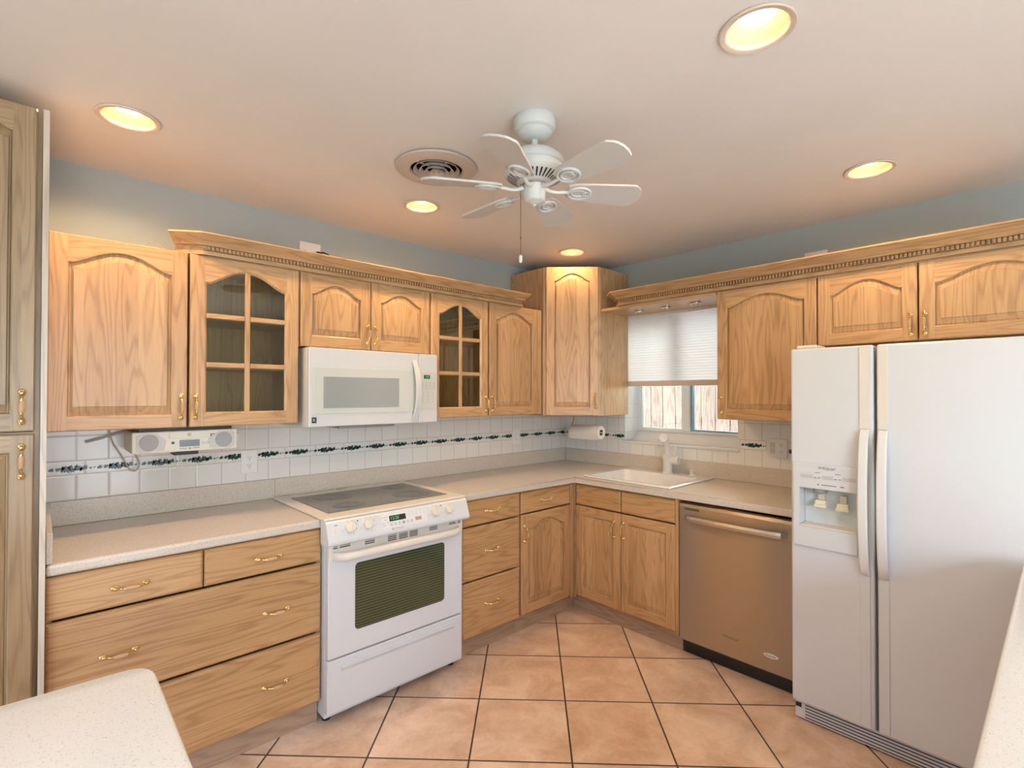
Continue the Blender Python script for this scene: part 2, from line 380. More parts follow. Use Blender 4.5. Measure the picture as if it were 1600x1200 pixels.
# ------------------------------------------------------------------ room shell
CANS = [(-3.065, -.607), (-1.83, -.601), (-.593, -.58), (-.64, -2.315), (-1.884, -2.322)]
VENT = (-2.035, -1.033)
ceil = MB().box(-5.8, .3, -5.4, .3, H, H+.02).build('ceiling', CEILP)
for (x, y) in CANS: cut(ceil, MB().lathe([(.078, H-.05), (.078, H+.06)], (x, y, 0), seg=40))
cut(ceil, MB().lathe([(.118, H-.05), (.118, H+.06)], (VENT[0], VENT[1], 0), seg=48))
struct(ceil)
struct(MB().box(-6.0, .4, -5.6, .4, H+.35, H+.45).build('trim_1', PLAIN))       # roof deck over the ceiling void
struct(MB().box(-5.8, .3, -5.4, .3, -.1, 0).build('floor', FLOOR))
struct(MB().box(-5.8, .3, 0, .2, 0, H+.35).build('wall_left', WALLP))
wr = MB().box(0, .25, -5.4, 0, 0, H+.35).build('wall_right', [WALLP])
cut(wr, MB().box(-.1, .4, -1.475, -.600, 1.108, 2.10)); struct(wr)
rear = MB().box(-5.8, .2, -5.2, -5.05, 0, H+.35).build('wall_rear', PLAIN)
cut(rear, MB().box(-4.6, -1.9, -5.6, -4.5, 0.0, 2.15)); struct(rear)
side = MB().box(-5.7, -5.55, -5.1, .1, 0, H+.35).build('wall_side', PLAIN)
cut(side, MB().box(-6, -5, -4.2, -1.5, .45, 2.15)); struct(side)
# sliding glass door and side window behind the camera
dd = MB()
for x in (-4.6, -3.28, -1.96): dd.box(x, x+.06, -5.16, -5.10, 0, 2.15)
dd.box(-4.54, -1.96, -5.16, -5.10, 2.09, 2.15); dd.box(-4.54, -1.96, -5.16, -5.10, 0, .05)
struct(dd.build('door_1', ALU))
dw = MB()
for y in (-4.2, -2.88, -1.56): dw.box(-5.66, -5.60, y, y+.06, .45, 2.15)
dw.box(-5.66, -5.60, -4.14, -1.56, 2.09, 2.15); dw.box(-5.66, -5.60, -4.14, -1.56, .45, .51)
struct(dw.build('window_2', ALU))

# glazed splash tiles with an ivy border, left and right wall
IVYPTS = [(.0, .5), (.12, .22), (.32, .30), (.42, .05), (.62, .22), (.95, .0), (.80, .30), (1.0, .5), (.80, .70), (.95, 1.0), (.62, .78), (.42, .95), (.32, .70), (.12, .78)]
def ivy(mb, put2d, x0, x1, z, rep=.158, mi=1):
    n = int((x1-x0)/rep)+1; rnd = random.Random(3)
    for k in range(n):
        bx = x0 + k*rep
        for (dx, dz, s, ang, m_) in [(.010, .000, .017, 20, mi), (.031, .001, .017, 200, mi), (.048, .006, .014, 80, mi+1), (.056, .000, .030, -15, mi), (.078, -.005, .022, 190, mi), (.070, .008, .016, 30, mi), (.096, .002, .026, 170, mi), (.108, -.003, .018, 40, mi), (.120, .004, .017, 120, mi), (.137, -.001, .011, 10, mi+1), (.150, .001, .008, 190, mi+1), (.088, .010, .010, 10, mi+1), (.044, -.007, .010, 60, mi)]:
            x = bx+dx
            if x > x1 or x < x0: continue
            s *= 1.18
            a = R(ang + rnd.uniform(-15, 15)); pts = []
            for (u, v) in IVYPTS:
                uu, vv = (u-.5)*s, (v-.5)*s*.95
                pts.append(put2d(x + uu*math.cos(a) - vv*math.sin(a), z + dz + uu*math.sin(a) + vv*math.cos(a)))
            mb.face(pts, m_)
tl = MB().box(-3.274, 0, -.008, 0, 1.0, 1.40)
ivy(tl, lambda u, z: (u, -.0085, z), -3.262, -.02, 1.149)
struct(tl.build('trim_2', [TILE_L, IVY, IVYP], fix=False))
tr = MB().box(-.008, 0, -.598, -.008, 1.0, 1.40).box(-.008, 0, -1.477, -.598, 1.0, 1.106).box(-.008, 0, -2.0, -1.477, 1.0, 1.40)
ivy(tr, lambda u, z: (-.0085, -u, z), .02, .59, 1.149); ivy(tr, lambda u, z: (-.0085, -u, z), 1.49, 1.66, 1.149)
struct(tr.build('trim_3', [TILE_R, IVY, IVYP], fix=False))
# window opening: tiled reveals, rounded tile sill, window frame, panes
rv = MB().box(-.004, .19, -.608, -.600, 1.10, 2.10).box(-.004, .19, -1.475, -1.467, 1.10, 2.10)
struct(rv.build('trim_4', TILE_J))
sl = MB().prism([(-.006, 1.100), (.10, 1.100), (.24, 1.100), (.24, 1.186), (.186, 1.186), (.115, 1.128), (.09, 1.116), (-.006, 1.116)], -1.467, -.608, 0, axis=1)
sl.box(-.016, .004, -1.480, -.596, 1.096, 1.116, bev=.006)
struct(sl.build('trim_5', simple('sill_tile', (.70, .71, .73), .25)))
win = MB()
for (y0, y1) in ((-.622, -.608), (-1.467, -1.43)): win.box(.18, .24, y0, y1, 1.186, 2.10)
win.box(.18, .24, -1.43, -.622, 2.03, 2.10); win.box(.175, .24, -1.43, -.622, 1.186, 1.200)
win.box(.165, .23, -1.046, -.984, 1.200, 2.03, bev=.003)
win.box(.185, .22, -.984, -.640, 1.200, 1.212).box(.185, .22, -.984, -.640, 1.99, 2.03).box(.185, .22, -.640, -.622, 1.200, 1.99)
win = struct(win.build('window_1', ALU))
sh = MB()
sh.box(.18, .215, -1.062, -1.046, 1.200, 2.03).box(.18, .215, -1.43, -1.062, 1.200, 1.212)
sh.build('sash', simple('sash_blue_shade', (.22, .36, .50), .4), win)  # blue shadow on the right sash is put into its colour
MB().box(.205, .209, -1.43, -.64, 1.21, 2.0).build('pane', GLASS, win)
# cellular shade
bl = empty('cellular_shade', (.018, -1.04, 1.53)); tag(bl, 'white pleated cellular shade half lowered over the kitchen window', 'window shade')
pl = MB(); zz = 1.565; A = []; Bk = []; k = 0
while zz < 2.045:
    A.append((-.012 + (.005 if k % 2 else .002), zz-1.53)); Bk.append((.008 - (.005 if k % 2 else .002), zz-1.53)); zz += .0095; k += 1
pl.loops([[(p[0], y, p[1]) for p in A] for y in (-.421, .421)], closed=False)
pl.build('pleated_fabric', BLIND, bl, fix=False)
MB().box(-.016, .012, -.423, .423, 0, .038, bev=.003).build('bottom_rail', BLINDRAIL, bl)
MB().box(-.02, .02, -.424, .424, .513, .535, bev=.002).build('head_rail', WHITE2, bl)

# ------------------------------------------------------------------ outside
struct(MB().box(-14, 8, -14, 8, -.22, -.12).build('ground', GRASS))
struct(MB().box(.3, 1.95, -6, 5, -.119, -.10).build('path', PAVE))  # unseen slab, added to keep green grass bounce off the window shade
fr_ = empty('fence', (2.0, -.4, -.12)); tag(fr_, 'weathered grey wooden board fence outside the kitchen window', 'fence')
rf = random.Random(5)
yy = -3.2; fb = MB()
while yy < 3.4:
    wd = .142 + rf.uniform(-.008, .008); ht = 1.72 + rf.uniform(-.03, .02)
    fb.box(rf.uniform(-.006, .006), .022, yy, yy+wd, .02, ht, bev=.002); yy += wd + .012
fb.build('fence_boards', FENCE, fr_)
MB().box(.022, .06, -3.2, 3.4, .35, .44).box(.022, .06, -3.2, 3.4, 1.25, 1.34).build('fence_rail', FENCE, fr_)
def hedge(loc, rz, L_, seed, label):
    mb = MB(); bmesh.ops.create_icosphere(mb.bm, subdivisions=5, radius=1)
    rr = random.Random(seed); from mathutils import noise
    for v in mb.bm.verts:
        p = v.co.copy(); n_ = noise.noise(p*3+Vector((seed, 0, 0)))*.25 + noise.noise(p*9)*.12
        v.co = Vector((p.x*L_, p.y*.8, p.z*1.6+1.45)) + p.normalized()*n_
    o = mb.build('hedge', LEAF, None, loc, (0, 0, rz)); tag(o, label, 'hedge')
hedge((-3.4, -9.5, -.12), 0, 4.5, 1, 'tall green hedge across the lawn behind the glass door')
hedge((-10.2, -3.2, -.12), R(90), 4.5, 4, 'tall green hedge across the lawn beyond the side window')

# ------------------------------------------------------------------ cabinet parts
def arch_f(t):
    u = max(0, min(1, ((1-abs(2*t-1))-.07)/.93)); return .5-.5*math.cos(PI*u**.73)
def inset_loop(pts, d):
    n = len(pts); out = []
    for i in range(n):
        a = Vector(pts[i-1]); b = Vector(pts[i]); c = Vector(pts[(i+1) % n])
        e1 = (b-a).normalized(); e2 = (c-b).normalized(); n1 = Vector((-e1.y, e1.x)); n2 = Vector((-e2.y, e2.x))
        mv = (n1+n2); L_ = mv.length
        if L_ < 1e-5: out.append(tuple(b + n1*d)); continue
        mv /= L_; out.append(tuple(b + mv*d/max(.5, mv.dot(n1))))
    return out
DOORC = {}
def door_mesh(w, h, arch=True, glass=False, sw=.055, rise=None, top=None, mats=None, botw=None):
    key = (round(w, 4), round(h, 4), arch, glass, id(mats) if mats else 0)
    if key in DOORC: return DOORC[key]
    t = .02; sb = botw or sw; tp = top or (.045 if arch else sw)
    rise = rise if rise is not None else (min(.058 if w > .43 and not glass else .068, .17*(w-2*sw)+.01) if arch else 0)
    a, b_ = sw, w-sw; zb = sb; zt = h-tp          # zt = top of the arch
    NA = 28 if arch else 1
    archp = [(a+(b_-a)*i/NA, (zt-rise+rise*arch_f(i/NA)) if arch else zt) for i in range(NA+1)]
    loop = [(a, zb), (b_, zb)] + archp[::-1]      # counter clockwise seen from the front
    mb = MB(); c = .004
    F = lambda p, y: (p[0], y, p[1])
    # chamfered outside
    o0 = [(0, 0), (w, 0), (w, h), (0, h)]; o1 = [(c, c), (w-c, c), (w-c, h-c), (c, h-c)]
    mb.loops([[F(p, 0) for p in o0], [F(p, -t+c) for p in o0], [F(p, -t) for p in o1]], 0)
    mb.face([F(p, -t) for p in ((c, c), (a, c), (a, h-c), (c, h-c))], 0)
    mb.face([F(p, -t) for p in ((b_, c), (w-c, c), (w-c, h-c), (b_, h-c))], 0)
    mb.face([F(p, -t) for p in ((a, c), (b_, c), (b_, zb), (a, zb))], 1)
    for i in range(NA):
        p, q = archp[i], archp[i+1]
        mb.face([F(x, -t) for x in (p, q, (q[0], h-c), (p[0], h-c))], 1)
    def lp(d, y): return [F(p, y) for p in inset_loop(loop, d)]
    if glass:
        mb.loops([lp(0, -t), lp(.004, -t+.003), lp(.005, -t+.006), lp(.008, -t+.008), lp(.008, 0)], 0)
        mb.loops([[F(p, 0) for p in o0]+[], ], 0)
        i0, i1 = a+.006, b_-.006; mx = (i0+i1)/2; mw = .011
        mb.box(mx-mw, mx+mw, -t+.003, -.004, zb+.004, zt-.004, 0, bev=.003)
        hh = zt - rise*.35 - zb
        for f in (1/3., 2/3.): z = zb + (zt-zb)*f; mb.box(i0, mx-mw, -t+.003, -.004, z-mw, z+mw, 1, bev=.003); mb.box(mx+mw, i1, -t+.003, -.004, z-mw, z+mw, 1, bev=.003)
        # back faces of the frame
        mb.face([F(p, -.0005) for p in ((0, 0), (0, h), (a+.008, h), (a+.008, 0))], 0); mb.face([F(p, -.0005) for p in ((b_-.008, 0), (b_-.008, h), (w, h), (w, 0))], 0)
    else:
        mb.face([F(p, 0) for p in o0[::-1]], 0)
        mb.loops([lp(0, -t), lp(.0025, -t+.0015), lp(.0045, -t+.0095), lp(.0065, -t+.0130), lp(.009, -t+.0130)], 0)
        g = .035 if min(w, h) > .3 else .028
        V = lp(g, -t+.005); V2 = lp(g+.0025, -t+.002)
        mb.loops([lp(.009, -t+.0130), lp(.0105, -t+.0105), V, V2], 0)
        inner = inset_loop(loop, g+.0025)
        # panel face in vertical strips
        bm_ = mb.bm; ai = inner[2:][::-1]; zl = inner[0][1]
        if arch:
            for i in range(NA):
                p, q = ai[i], ai[i+1]
                if q[0]-p[0] < 1e-5: continue
                mb.face([(p[0], -t+.002, zl), (q[0], -t+.002, zl), (q[0], -t+.002, q[1]), (p[0], -t+.002, p[1])], 0)
        else: mb.face([F(p, -t+.002) for p in inner], 0)
    me = mb.mesh('door', mats or [OAK_V, OAK_H], fix=False); DOORC[key] = me
    return me
def drawer_mesh(w, h, mats=None):
    key = ('d', round(w, 4), round(h, 4))
    if key in DOORC: return DOORC[key]
    t = .02; mb = MB(); o0 = [(0, 0), (w, 0), (w, h), (0, h)]
    F = lambda P, d, y: [(p[0], y, p[1]) for p in inset_loop(P, d)]
    mb.loops([F(o0, 0, 0), F(o0, 0, -t+.009), F(o0, .002, -t+.006), F(o0, .006, -t+.002), F(o0, .010, -t)], 0, True, True, True)
    DOORC[key] = mb.mesh('drawer', mats or [OAKB_H]); return DOORC[key]
def handle_mesh(L_=.115, wood_grip=True):
    mb = MB(); h = L_/2
    for s in (-1, 1):
        mb.ball((0, -.002, s*(h-.012)), .010, (1, .55, 1.25)); mb.ball((0, -.008, s*(h-.014)), .0065, (1, 1, 1.2))
    pts = []; rad = []
    for i in range(25):
        t = -1+2*i/24; z = t*(h-.016); y = -.006 - .026*(1-abs(t)**2.6); pts.append((0, y, z)); a = abs(t)
        rad.append(.0036 + .002*math.exp(-((a-.48)/.05)**2) + .0012*math.exp(-((a-.72)/.08)**2))
    mb.tube(pts, rad, 10)
    if wood_grip:
        g = [(0, -.0318, -.019+.038*i/8) for i in range(9)]; mb.tube(g, [.0048+.0032*math.sin(PI*(.12+.76*i/8)) for i in range(9)], 12, 1)
    else:
        for z in (-.012, 0, .012): mb.ball((0, -.0318, z), .0058, (1, 1, 1.1))
    return mb.mesh('handle', [BRASS, GRIP], smooth=True)
HV = handle_mesh(); HB = handle_mesh(.12, False)
def add_handle(parent, x, z, horiz=False, me=None, scale=1, y=-.02):
    o = put('handle', me or HV, parent, (x, y, z), (0, R(90) if horiz else 0, 0)); o['label'] = 'polished brass pull' if me is HB else 'brass pull with a tan middle grip'
    return o
def carcass(parent, w, h, d, t=.016, shelves=(), mats=None, name='cabinet_body'):
    mb = MB(); mb.box(0, t, -d, -.002, 0, h, 0); mb.box(w-t, w, -d, -.002, 0, h, 0)
    mb.box(t, w-t, -d, -.002, 0, t, 1); mb.box(t, w-t, -d, -.002, h-t, h, 1); mb.box(t, w-t, -.012, -.002, t, h-t, 0)
    for z in shelves: mb.box(t, w-t, -d+.02, -.012, z-.009, z+.009, 1)
    return mb.build(name, mats or [OAK_V, OAK_H], parent)
def door(parent, x, z, w, h, handle=None, hz=None, glass=False, arch=True, me=None, mats=None, y=0, hh=False, sw=.055, hm=None):
    o = put('door', me or door_mesh(w, h, arch, glass, sw=sw, mats=mats), parent, (x, y, z))
    if glass: MB().box(sw+.003, w-sw-.003, -.010, -.007, sw+.002, h-.045).build('glass_pane', GLASS, o)
    if handle is not None: add_handle(o, handle, hz, hh, hm)
    return o

# ------------------------------------------------------------------ left wall: upper cabinets   (fronts at y = -.345, doors .02 thick)
UB, UT = 1.327, 2.070; UH = UT-UB; D = .323
def upper(x0, x1, zb, zt, label, group=None, rz=0, wall='L', shelves=()):
    e = empty('wall_cabinet', (x0, 0, zb) if wall == 'L' else (0, -x0, zb), 0 if wall == 'L' else RW)
    tag(e, label, 'cabinet', 'oak wall cabinets'); carcass(e, x1-x0, zt-zb, D, shelves=shelves); return e
DY = -D-.002
G = None
a = upper(-3.272, -2.830, UB, UT, 'wide oak wall cabinet with one arched door beside the tall pantry')
door(a, 0, 0, .441, UH, .441-.022, .087, y=DY)
s1, s2 = UH*.333+.02, UH*.64+.01
a = upper(-2.822, -2.366, UB, UT, 'oak wall cabinet with a six-pane glass door left of the microwave', shelves=(.045+(UH-.09)/3, .045+(UH-.09)*2/3))
door(a, 0, 0, .455, UH, .022, .087, glass=True, y=DY)
a = upper(-2.360, -1.600, 1.704, UT, 'short oak wall cabinet with two arched doors above the microwave')
door(a, .003, 0, .372, UT-1.704, .352, .085, y=DY); door(a, .380, 0, .372, UT-1.704, .020, .085, y=DY)
a = upper(-1.597, -.688, UB, UT, 'oak wall cabinet with one glass and one solid arched door right of the microwave', shelves=(.045+(UH-.09)/3, .045+(UH-.09)*2/3))
door(a, .002, 0, .441, UH, .420, .08, glass=True, y=DY); door(a, .456, 0, .450, UH, .022, .08, y=DY)
MB().box(.9095, .947, -.34, -.31, 0, UH).build('filler_strip', OAK_V, a)
MB().box(.4435, .4555, -D-.001, -D+.012, 0, UH).build('mullion', OAK_V, a)

# corner cabinet, diagonal front
cc = empty('corner_cabinet', (0, 0, 1.316)); tag(cc, 'tall diagonal oak corner cabinet nearly reaching the ceiling', 'cabinet')
CH = 2.382-1.316
mb = MB(); P = [(-.003, -.003), (-.637, -.003), (-.637, -.345), (-.345, -.637), (-.003, -.637)]
def pan(p, q, z0, z1, t, mi=0):
    p = Vector(p); q = Vector(q); d = (q-p).normalized(); n_ = Vector((d.y, -d.x)) * t
    mb.prism([tuple(p), tuple(q), tuple(q+n_), tuple(p+n_)], z0, z1, mi, axis=2)
mb.box(-.637, -.621, -.345, -.003, 0, CH); mb.box(-.345, -.003, -.637, -.621, 0, CH)
mb.box(-.62, -.01, -.012, -.003, 0, CH); mb.box(-.012, -.003, -.62, -.012, 0, CH)
for z in (0, CH-.016): mb.prism([(-.012, -.012), (-.621, -.012), (-.621, -.345), (-.345, -.621), (-.012, -.621)], z, z+.016, 1, axis=2)
# diagonal face frame stiles
for s in (0, 1):
    q = [(-.637, -.347), (-.618, -.366), (-.606, -.354), (-.621, -.339)] if s == 0 else [(-.347, -.637), (-.366, -.618), (-.354, -.606), (-.339, -.621)]
    mb.prism(q, 0, CH, 0, axis=2)
mb.build('cabinet_body', [OAK_V, OAK_H], cc)
wd = math.hypot(.618-.366, .366-.618)+.018
do = put('door', door_mesh(wd, CH-.002, True, sw=.058), cc, (-.6235, -.3605, .001), (0, 0, R(-45)))
add_handle(do, wd-.022, .105)

# crown mouldings
def crown(name, path, zb, hh, proj, label, dent_range, dy):
    """path: base polyline (x,y) from left to right, outward normal is to the right-hand side (-y)"""
    prof = [(0, 0), (.008, 0), (.010, .020), (.005, .023), (.005, .044), (.024, .046), (.026, .052), (.032, .060), (.046, .072), (.060, .084), (.064, .090), (.070, .092), (.071, .1), (0, .1), (-.012, .1), (-.012, 0)]
    prof = [(d*proj/.071, z*hh/.1) for d, z in prof]; n = len(path); Ls = []
    for i in range(n):
        p = Vector(path[i]); d1 = (p-Vector(path[i-1])).normalized() if i else None; d2 = (Vector(path[i+1])-p).normalized() if i < n-1 else None
        n1 = Vector((d1.y, -d1.x)) if d1 else None; n2 = Vector((d2.y, -d2.x)) if d2 else None
        mv = (n1+n2).normalized() if n1 and n2 else (n1 or n2); k = 1/mv.dot(n1 or n2)
        Ls.append([(p.x+mv.x*d*k, p.y+mv.y*d*k, z) for d, z in prof])
    mb = MB(); mb.loops(Ls, 0, True, True, True)
    z0, z1 = .0235*hh/.1, .043*hh/.1; x = dent_range[0]; f = proj/.071
    while x < dent_range[1]:
        mb.box(x, x+.0095, dy-.0190*f, dy-.0045*f, z0, z1, 0); x += .0165
    return mb, name, zb, label
mb, *_ = crown('crown', [(-2.866, -.290), (-2.775, -.350), (-.862, -.350), (-.805, -.295), (-.805, -.10)], 0, .082, .070, '', (-2.765, -.870), -.350)
tag(mb.build('crown_moulding', [OAK_H], None, (0, 0, 2.072)), 'oak crown moulding with dentils along the left upper cabinets', 'moulding')
mb, *_ = crown('crown', [(.750, -.20), (.750, -.300), (.800, -.352), (2.955, -.352)], 0, .092, .072, '', (.806, 2.95), -.352)
o = mb.build('crown_moulding', [OAK_H], None, (0, 0, 2.0825), (0, 0, RW)); tag(o, 'oak crown moulding with dentils along the window wall cabinets', 'moulding')

# ------------------------------------------------------------------ right wall uppers
vb = empty('window_valance', (0, -.640, 2.062), RW); tag(vb, 'flat oak soffit board over the window holding three small puck lights', 'soffit board')
MB().box(.0, .846, -.345, -.003, 0, .018, 0).build('soffit_panel', [OAK_H], vb)
for (lx, ly) in ((.849, -.177), (1.063, -.183), (1.282, -.197)):
    p = MB().lathe([(.030, 0), (.034, -.003), (.034, -.009), (.026, -.011), (.024, -.006), (.0, -.006)], (0, 0, 0), seg=24)
    po = p.build('puck_light', CHROME, vb, (lx-.640, ly, 0), smooth=True)
    MB().lathe([(.012, -.0065), (.010, -.010), (0, -.0105)], seg=16).build('bulb', PAPER, po)
a = upper(1.490, 2.019, 1.322, 2.080, 'oak wall cabinet with one arched door right of the window', wall='R')
door(a, .0, 0, .527, .758, .024, .085, y=DY)
a = upper(2.021, 2.955, 1.720, 2.080, 'short oak wall cabinet with two arched doors above the refrigerator', wall='R')
door(a, .003, 0, .408, .360, .408-.024, .075, y=DY); door(a, .417, 0, .512, .360, .022, .075, y=DY)

# ------------------------------------------------------------------ pantry
pa = empty('pantry_cabinet', (-3.90, 0, 0)); tag(pa, 'tall greyed oak pantry cabinet at the left edge, doors above and below', 'cabinet')
PW = .610
mb = MB(); mb.box(0, .016, -.62, -.003, 0, 2.385); mb.box(PW-.016, PW, -.62, -.003, 0, 2.385)
mb.box(.016, PW-.016, -.62, -.003, .10, .116, 1); mb.box(.016, PW-.016, -.62, -.003, 2.369, 2.385, 1); mb.box(.016, PW-.016, -.62, -.003, 1.33, 1.346, 1); mb.box(.016, PW-.016, -.012, -.003, .116, 2.369)
mb.box(.016, PW-.016, -.56, -.545, 0, .10, 1)
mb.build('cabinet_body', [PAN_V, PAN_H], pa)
MB().box(PW+.001, PW+.0165, -.655, -.003, 0, 2.382).build('end_panel', PALE, pa)['label'] = 'pale unfinished end panel'
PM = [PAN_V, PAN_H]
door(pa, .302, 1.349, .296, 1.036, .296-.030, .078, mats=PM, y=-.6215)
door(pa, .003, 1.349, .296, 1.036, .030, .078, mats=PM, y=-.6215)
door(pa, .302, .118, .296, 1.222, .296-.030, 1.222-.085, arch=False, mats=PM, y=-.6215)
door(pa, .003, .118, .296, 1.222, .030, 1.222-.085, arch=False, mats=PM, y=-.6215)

# ------------------------------------------------------------------ base cabinets
FY = -.612
def base(x0, x1, label, wall='L', left_end=False, right_end=False, h=.872):
    e = empty('base_cabinet', (x0, 0, 0) if wall == 'L' else (0, -x0, 0), 0 if wall == 'L' else RW); tag(e, label, 'cabinet', 'oak base cabinets')
    w_ = x1-x0; mb = MB(); t = .016
    mb.box(0, t, -.61, -.003, .10, h); mb.box(w_-t, w_, -.61, -.003, .10, h); mb.box(t, w_-t, -.61, -.003, .10, .10+t, 1)
    mb.box(t, w_-t, -.012, -.003, .10+t, h); mb.box(t, w_-t, -.61, -.55, h-t, h, 1)
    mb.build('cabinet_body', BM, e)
    return e
def drawer(e, x, z, w_, h, handles=(), me=None, y=FY):
    o = put('drawer', drawer_mesh(w_, h), e, (x, y, z))
    for hx, hz in handles: add_handle(o, hx, hz, True, me)
    return o
b1 = base(-3.273, -2.366, 'wide oak base cabinet with four drawer fronts left of the range')
MB().box(0, .907, -.588, -.572, 0, .10).build('toe_kick', TOE, b1)
drawer(b1, .001, .727, .446, .142, [(.222, .066)]); drawer(b1, .451, .727, .455, .142, [(.235, .064)])
drawer(b1, .001, .418, .905, .300, [(.192, .148), (.716, .144)]); drawer(b1, .001, .108, .905, .300, [(.192, .150), (.712, .150)])
b2 = base(-1.590, -1.138, 'oak three-drawer base cabinet between the range and the corner')
MB().box(0, .452, -.582, -.566, 0, .10).build('toe_kick', TOE, b2)
drawer(b2, .014, .729, .433, .140, [(.212, .072)], HB); drawer(b2, .014, .423, .433, .298, [(.212, .152)], HB); drawer(b2, .014, .108, .433, .307, [(.212, .165)], HB)
b3 = base(-1.136, -.652, 'oak base cabinet with an arched door and drawer at the corner')
MB().box(0, .572, -.582, -.566, 0, .10).build('toe_kick', TOE, b3)
drawer(b3, .008, .734, .455, .134, [(.220, .066)], HB)
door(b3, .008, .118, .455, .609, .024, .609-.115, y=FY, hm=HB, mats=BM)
MB().box(.466, .498, -.6295, -.6105, .10, .872).build('corner_filler', OAKB_V, b3)
b4 = base(.652, 1.397, 'oak sink base cabinet with two square doors below the sink', 'R')
MB().box(-.068, .745, -.582, -.566, 0, .10).build('toe_kick', TOE, b4)
drawer(b4, -.012, .729, .362, .134); drawer(b4, .354, .729, .368, .134)
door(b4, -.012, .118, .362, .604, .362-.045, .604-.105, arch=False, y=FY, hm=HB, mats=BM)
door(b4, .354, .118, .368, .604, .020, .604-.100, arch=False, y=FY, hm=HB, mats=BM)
MB().box(-.0395, -.0145, -.6295, -.6105, .10, .872).build('corner_filler', OAKB_V, b4)
MB().box(.7245, .745, -.6295, -.6105, .10, .872).build('end_stile', OAKB_V, b4)

# ------------------------------------------------------------------ worktops
ct = MB(); ct.box(-3.272, -2.3675, -.645, -.003, .876, .914, bev=.010, seg=3)
c1 = ct.build('worktop_slab', STONE)
ctop = empty('worktop', (-3.272, 0, .876)); tag(ctop, 'short speckled worktop with upstand between the pantry and the range', 'worktop')
c1.name = 'slab'; c1.parent = ctop; c1.location = (3.272, 0, -.876)
o = MB().box(-3.2555, -2.3675, -.020, -.009, .9145, 1.016, bev=.002).build('upstand', STONE, ctop, (3.272, 0, -.876)); 
o = MB().box(-3.2725, -3.256, -.640, -.009, .9145, 1.016, bev=.004).build('side_splash', STONE, ctop, (3.272, 0, -.876))
lt = empty('worktop', (0, 0, .876)); tag(lt, 'long L-shaped speckled worktop with upstand running through the corner to the refrigerator', 'worktop')
mb = MB(); z0, z1 = 0, .038
poly = [(-1.600, -.003), (-1.600, -.645), (-.645, -.645), (-.645, -2.028), (-.003, -2.028), (-.003, -.003)]
mb.prism(poly, z0, z1, 0, axis=2)
es = [e for e in mb.bm.edges if (abs(e.verts[0].co.z-e.verts[1].co.z) < 1e-6 and ((abs(e.verts[0].co.y+.645) < 1e-4 and abs(e.verts[1].co.y+.645) < 1e-4) or (abs(e.verts[0].co.x+.645) < 1e-4 and abs(e.verts[1].co.x+.645) < 1e-4)))]
bmesh.ops.bevel(mb.bm, geom=es, offset=.011, segments=3, profile=.5, affect='EDGES')
slab = mb.build('slab', STONE, lt)
cut(slab, MB().box(-.585, -.075, -1.300, -.712, -.05, .1, bev=.04, seg=3))
MB().box(-2.3665, -.021, -.020, -.009, .0385, .140, bev=.002).build('upstand', STONE, lt)
MB().box(-.020, -.009, -2.028, -.0205, .0385, .140, bev=.002).build('upstand', STONE, lt)

# ------------------------------------------------------------------ sink, faucet, soap button
sk = MB().box(-.606, -.052, -1.332, -.690, .9145, .9270, bev=.0055, seg=2).build('kitchen_sink', SINKM)
cut(sk, MB().box(-.572, -.165, -1.290, -.725, .90, .95, bev=.008))
se = empty('sink', (-.33, -1.01, .9145)); tag(se, 'white drop-in single bowl sink set in the worktop under the window', 'sink')
sk.name = 'rim'; sk.parent = se; sk.location = (.33, 1.01, -.9145)
mb = MB(); L0 = []
def rr(x0, x1, y0, y1, r, z, k=6):
    out = []
    for cx, cy, a0 in ((x1-r, y1-r, 0), (x0+r, y1-r, 90), (x0+r, y0+r, 180), (x1-r, y0+r, 270)):
        for i in range(k+1): t = R(a0+90*i/k); out.append((cx+r*math.cos(t), cy+r*math.sin(t), z))
    return out
ox, oy, oz = .33, 1.01, -.9145
def sh_(L_): return [(x+ox, y+oy, z+oz) for x, y, z in L_]
mb.loops([sh_(rr(-.574, -.163, -1.292, -.723, .03, .922)), sh_(rr(-.568, -.169, -1.286, -.729, .04, .90)), sh_(rr(-.556, -.180, -1.274, -.741, .05, .75)), sh_(rr(-.53, -.205, -1.25, -.765, .05, .735))], 0, True, False, True)
mb.build('bowl', SINKM, se, smooth=True)
MB().lathe([(.045, 0), (.042, .003), (.03, .001), (0, .001)], (0, 0, .7355+oz), seg=24).build('drain', CHROME, se, smooth=True)
fa = empty('kitchen_faucet', (-.112, -1.030, .927)); tag(fa, 'white pull-out kitchen faucet behind the sink', 'faucet')
MB().lathe([(.034, 0), (.034, .005), (.030, .010), (.030, .090), (.036, .102), (.036, .120), (.030, .126), (0, .126)], seg=28).build('faucet_body', WHITE2, fa, smooth=True)
pts = [(0, 0, .115), (0, .0, .17), (-.004, .002, .205), (-.025, .005, .235), (-.060, .008, .252)]
MB().tube([(0, 0, .12), (-.004, 0, .15), (-.01, .001, .19), (-.02, .003, .225), (-.036, .005, .25)], [.020, .018, .019, .020, .022], 16).build('spout', WHITE2, fa, smooth=True)
MB().lathe([(.014, -.02), (.026, -.006), (.031, .008), (.031, .020), (.027, .024), (0, .022)], (-.040, .006, .245), (-.86, -.45, .05), 24).build('spray_head', WHITE2, fa, smooth=True)
MB().lathe([(.020, .018), (.028, .03), (.028, .075), (.024, .083), (0, .083)], (0, 0, .090), (0, -1, 0), 24).build('valve', WHITE2, fa, smooth=True)
MB().tube([(0, -.05, .115), (.004, -.052, .15), (.010, -.055, .185)], [.007, .0055, .0065], 10).build('lever', WHITE2, fa, smooth=True)
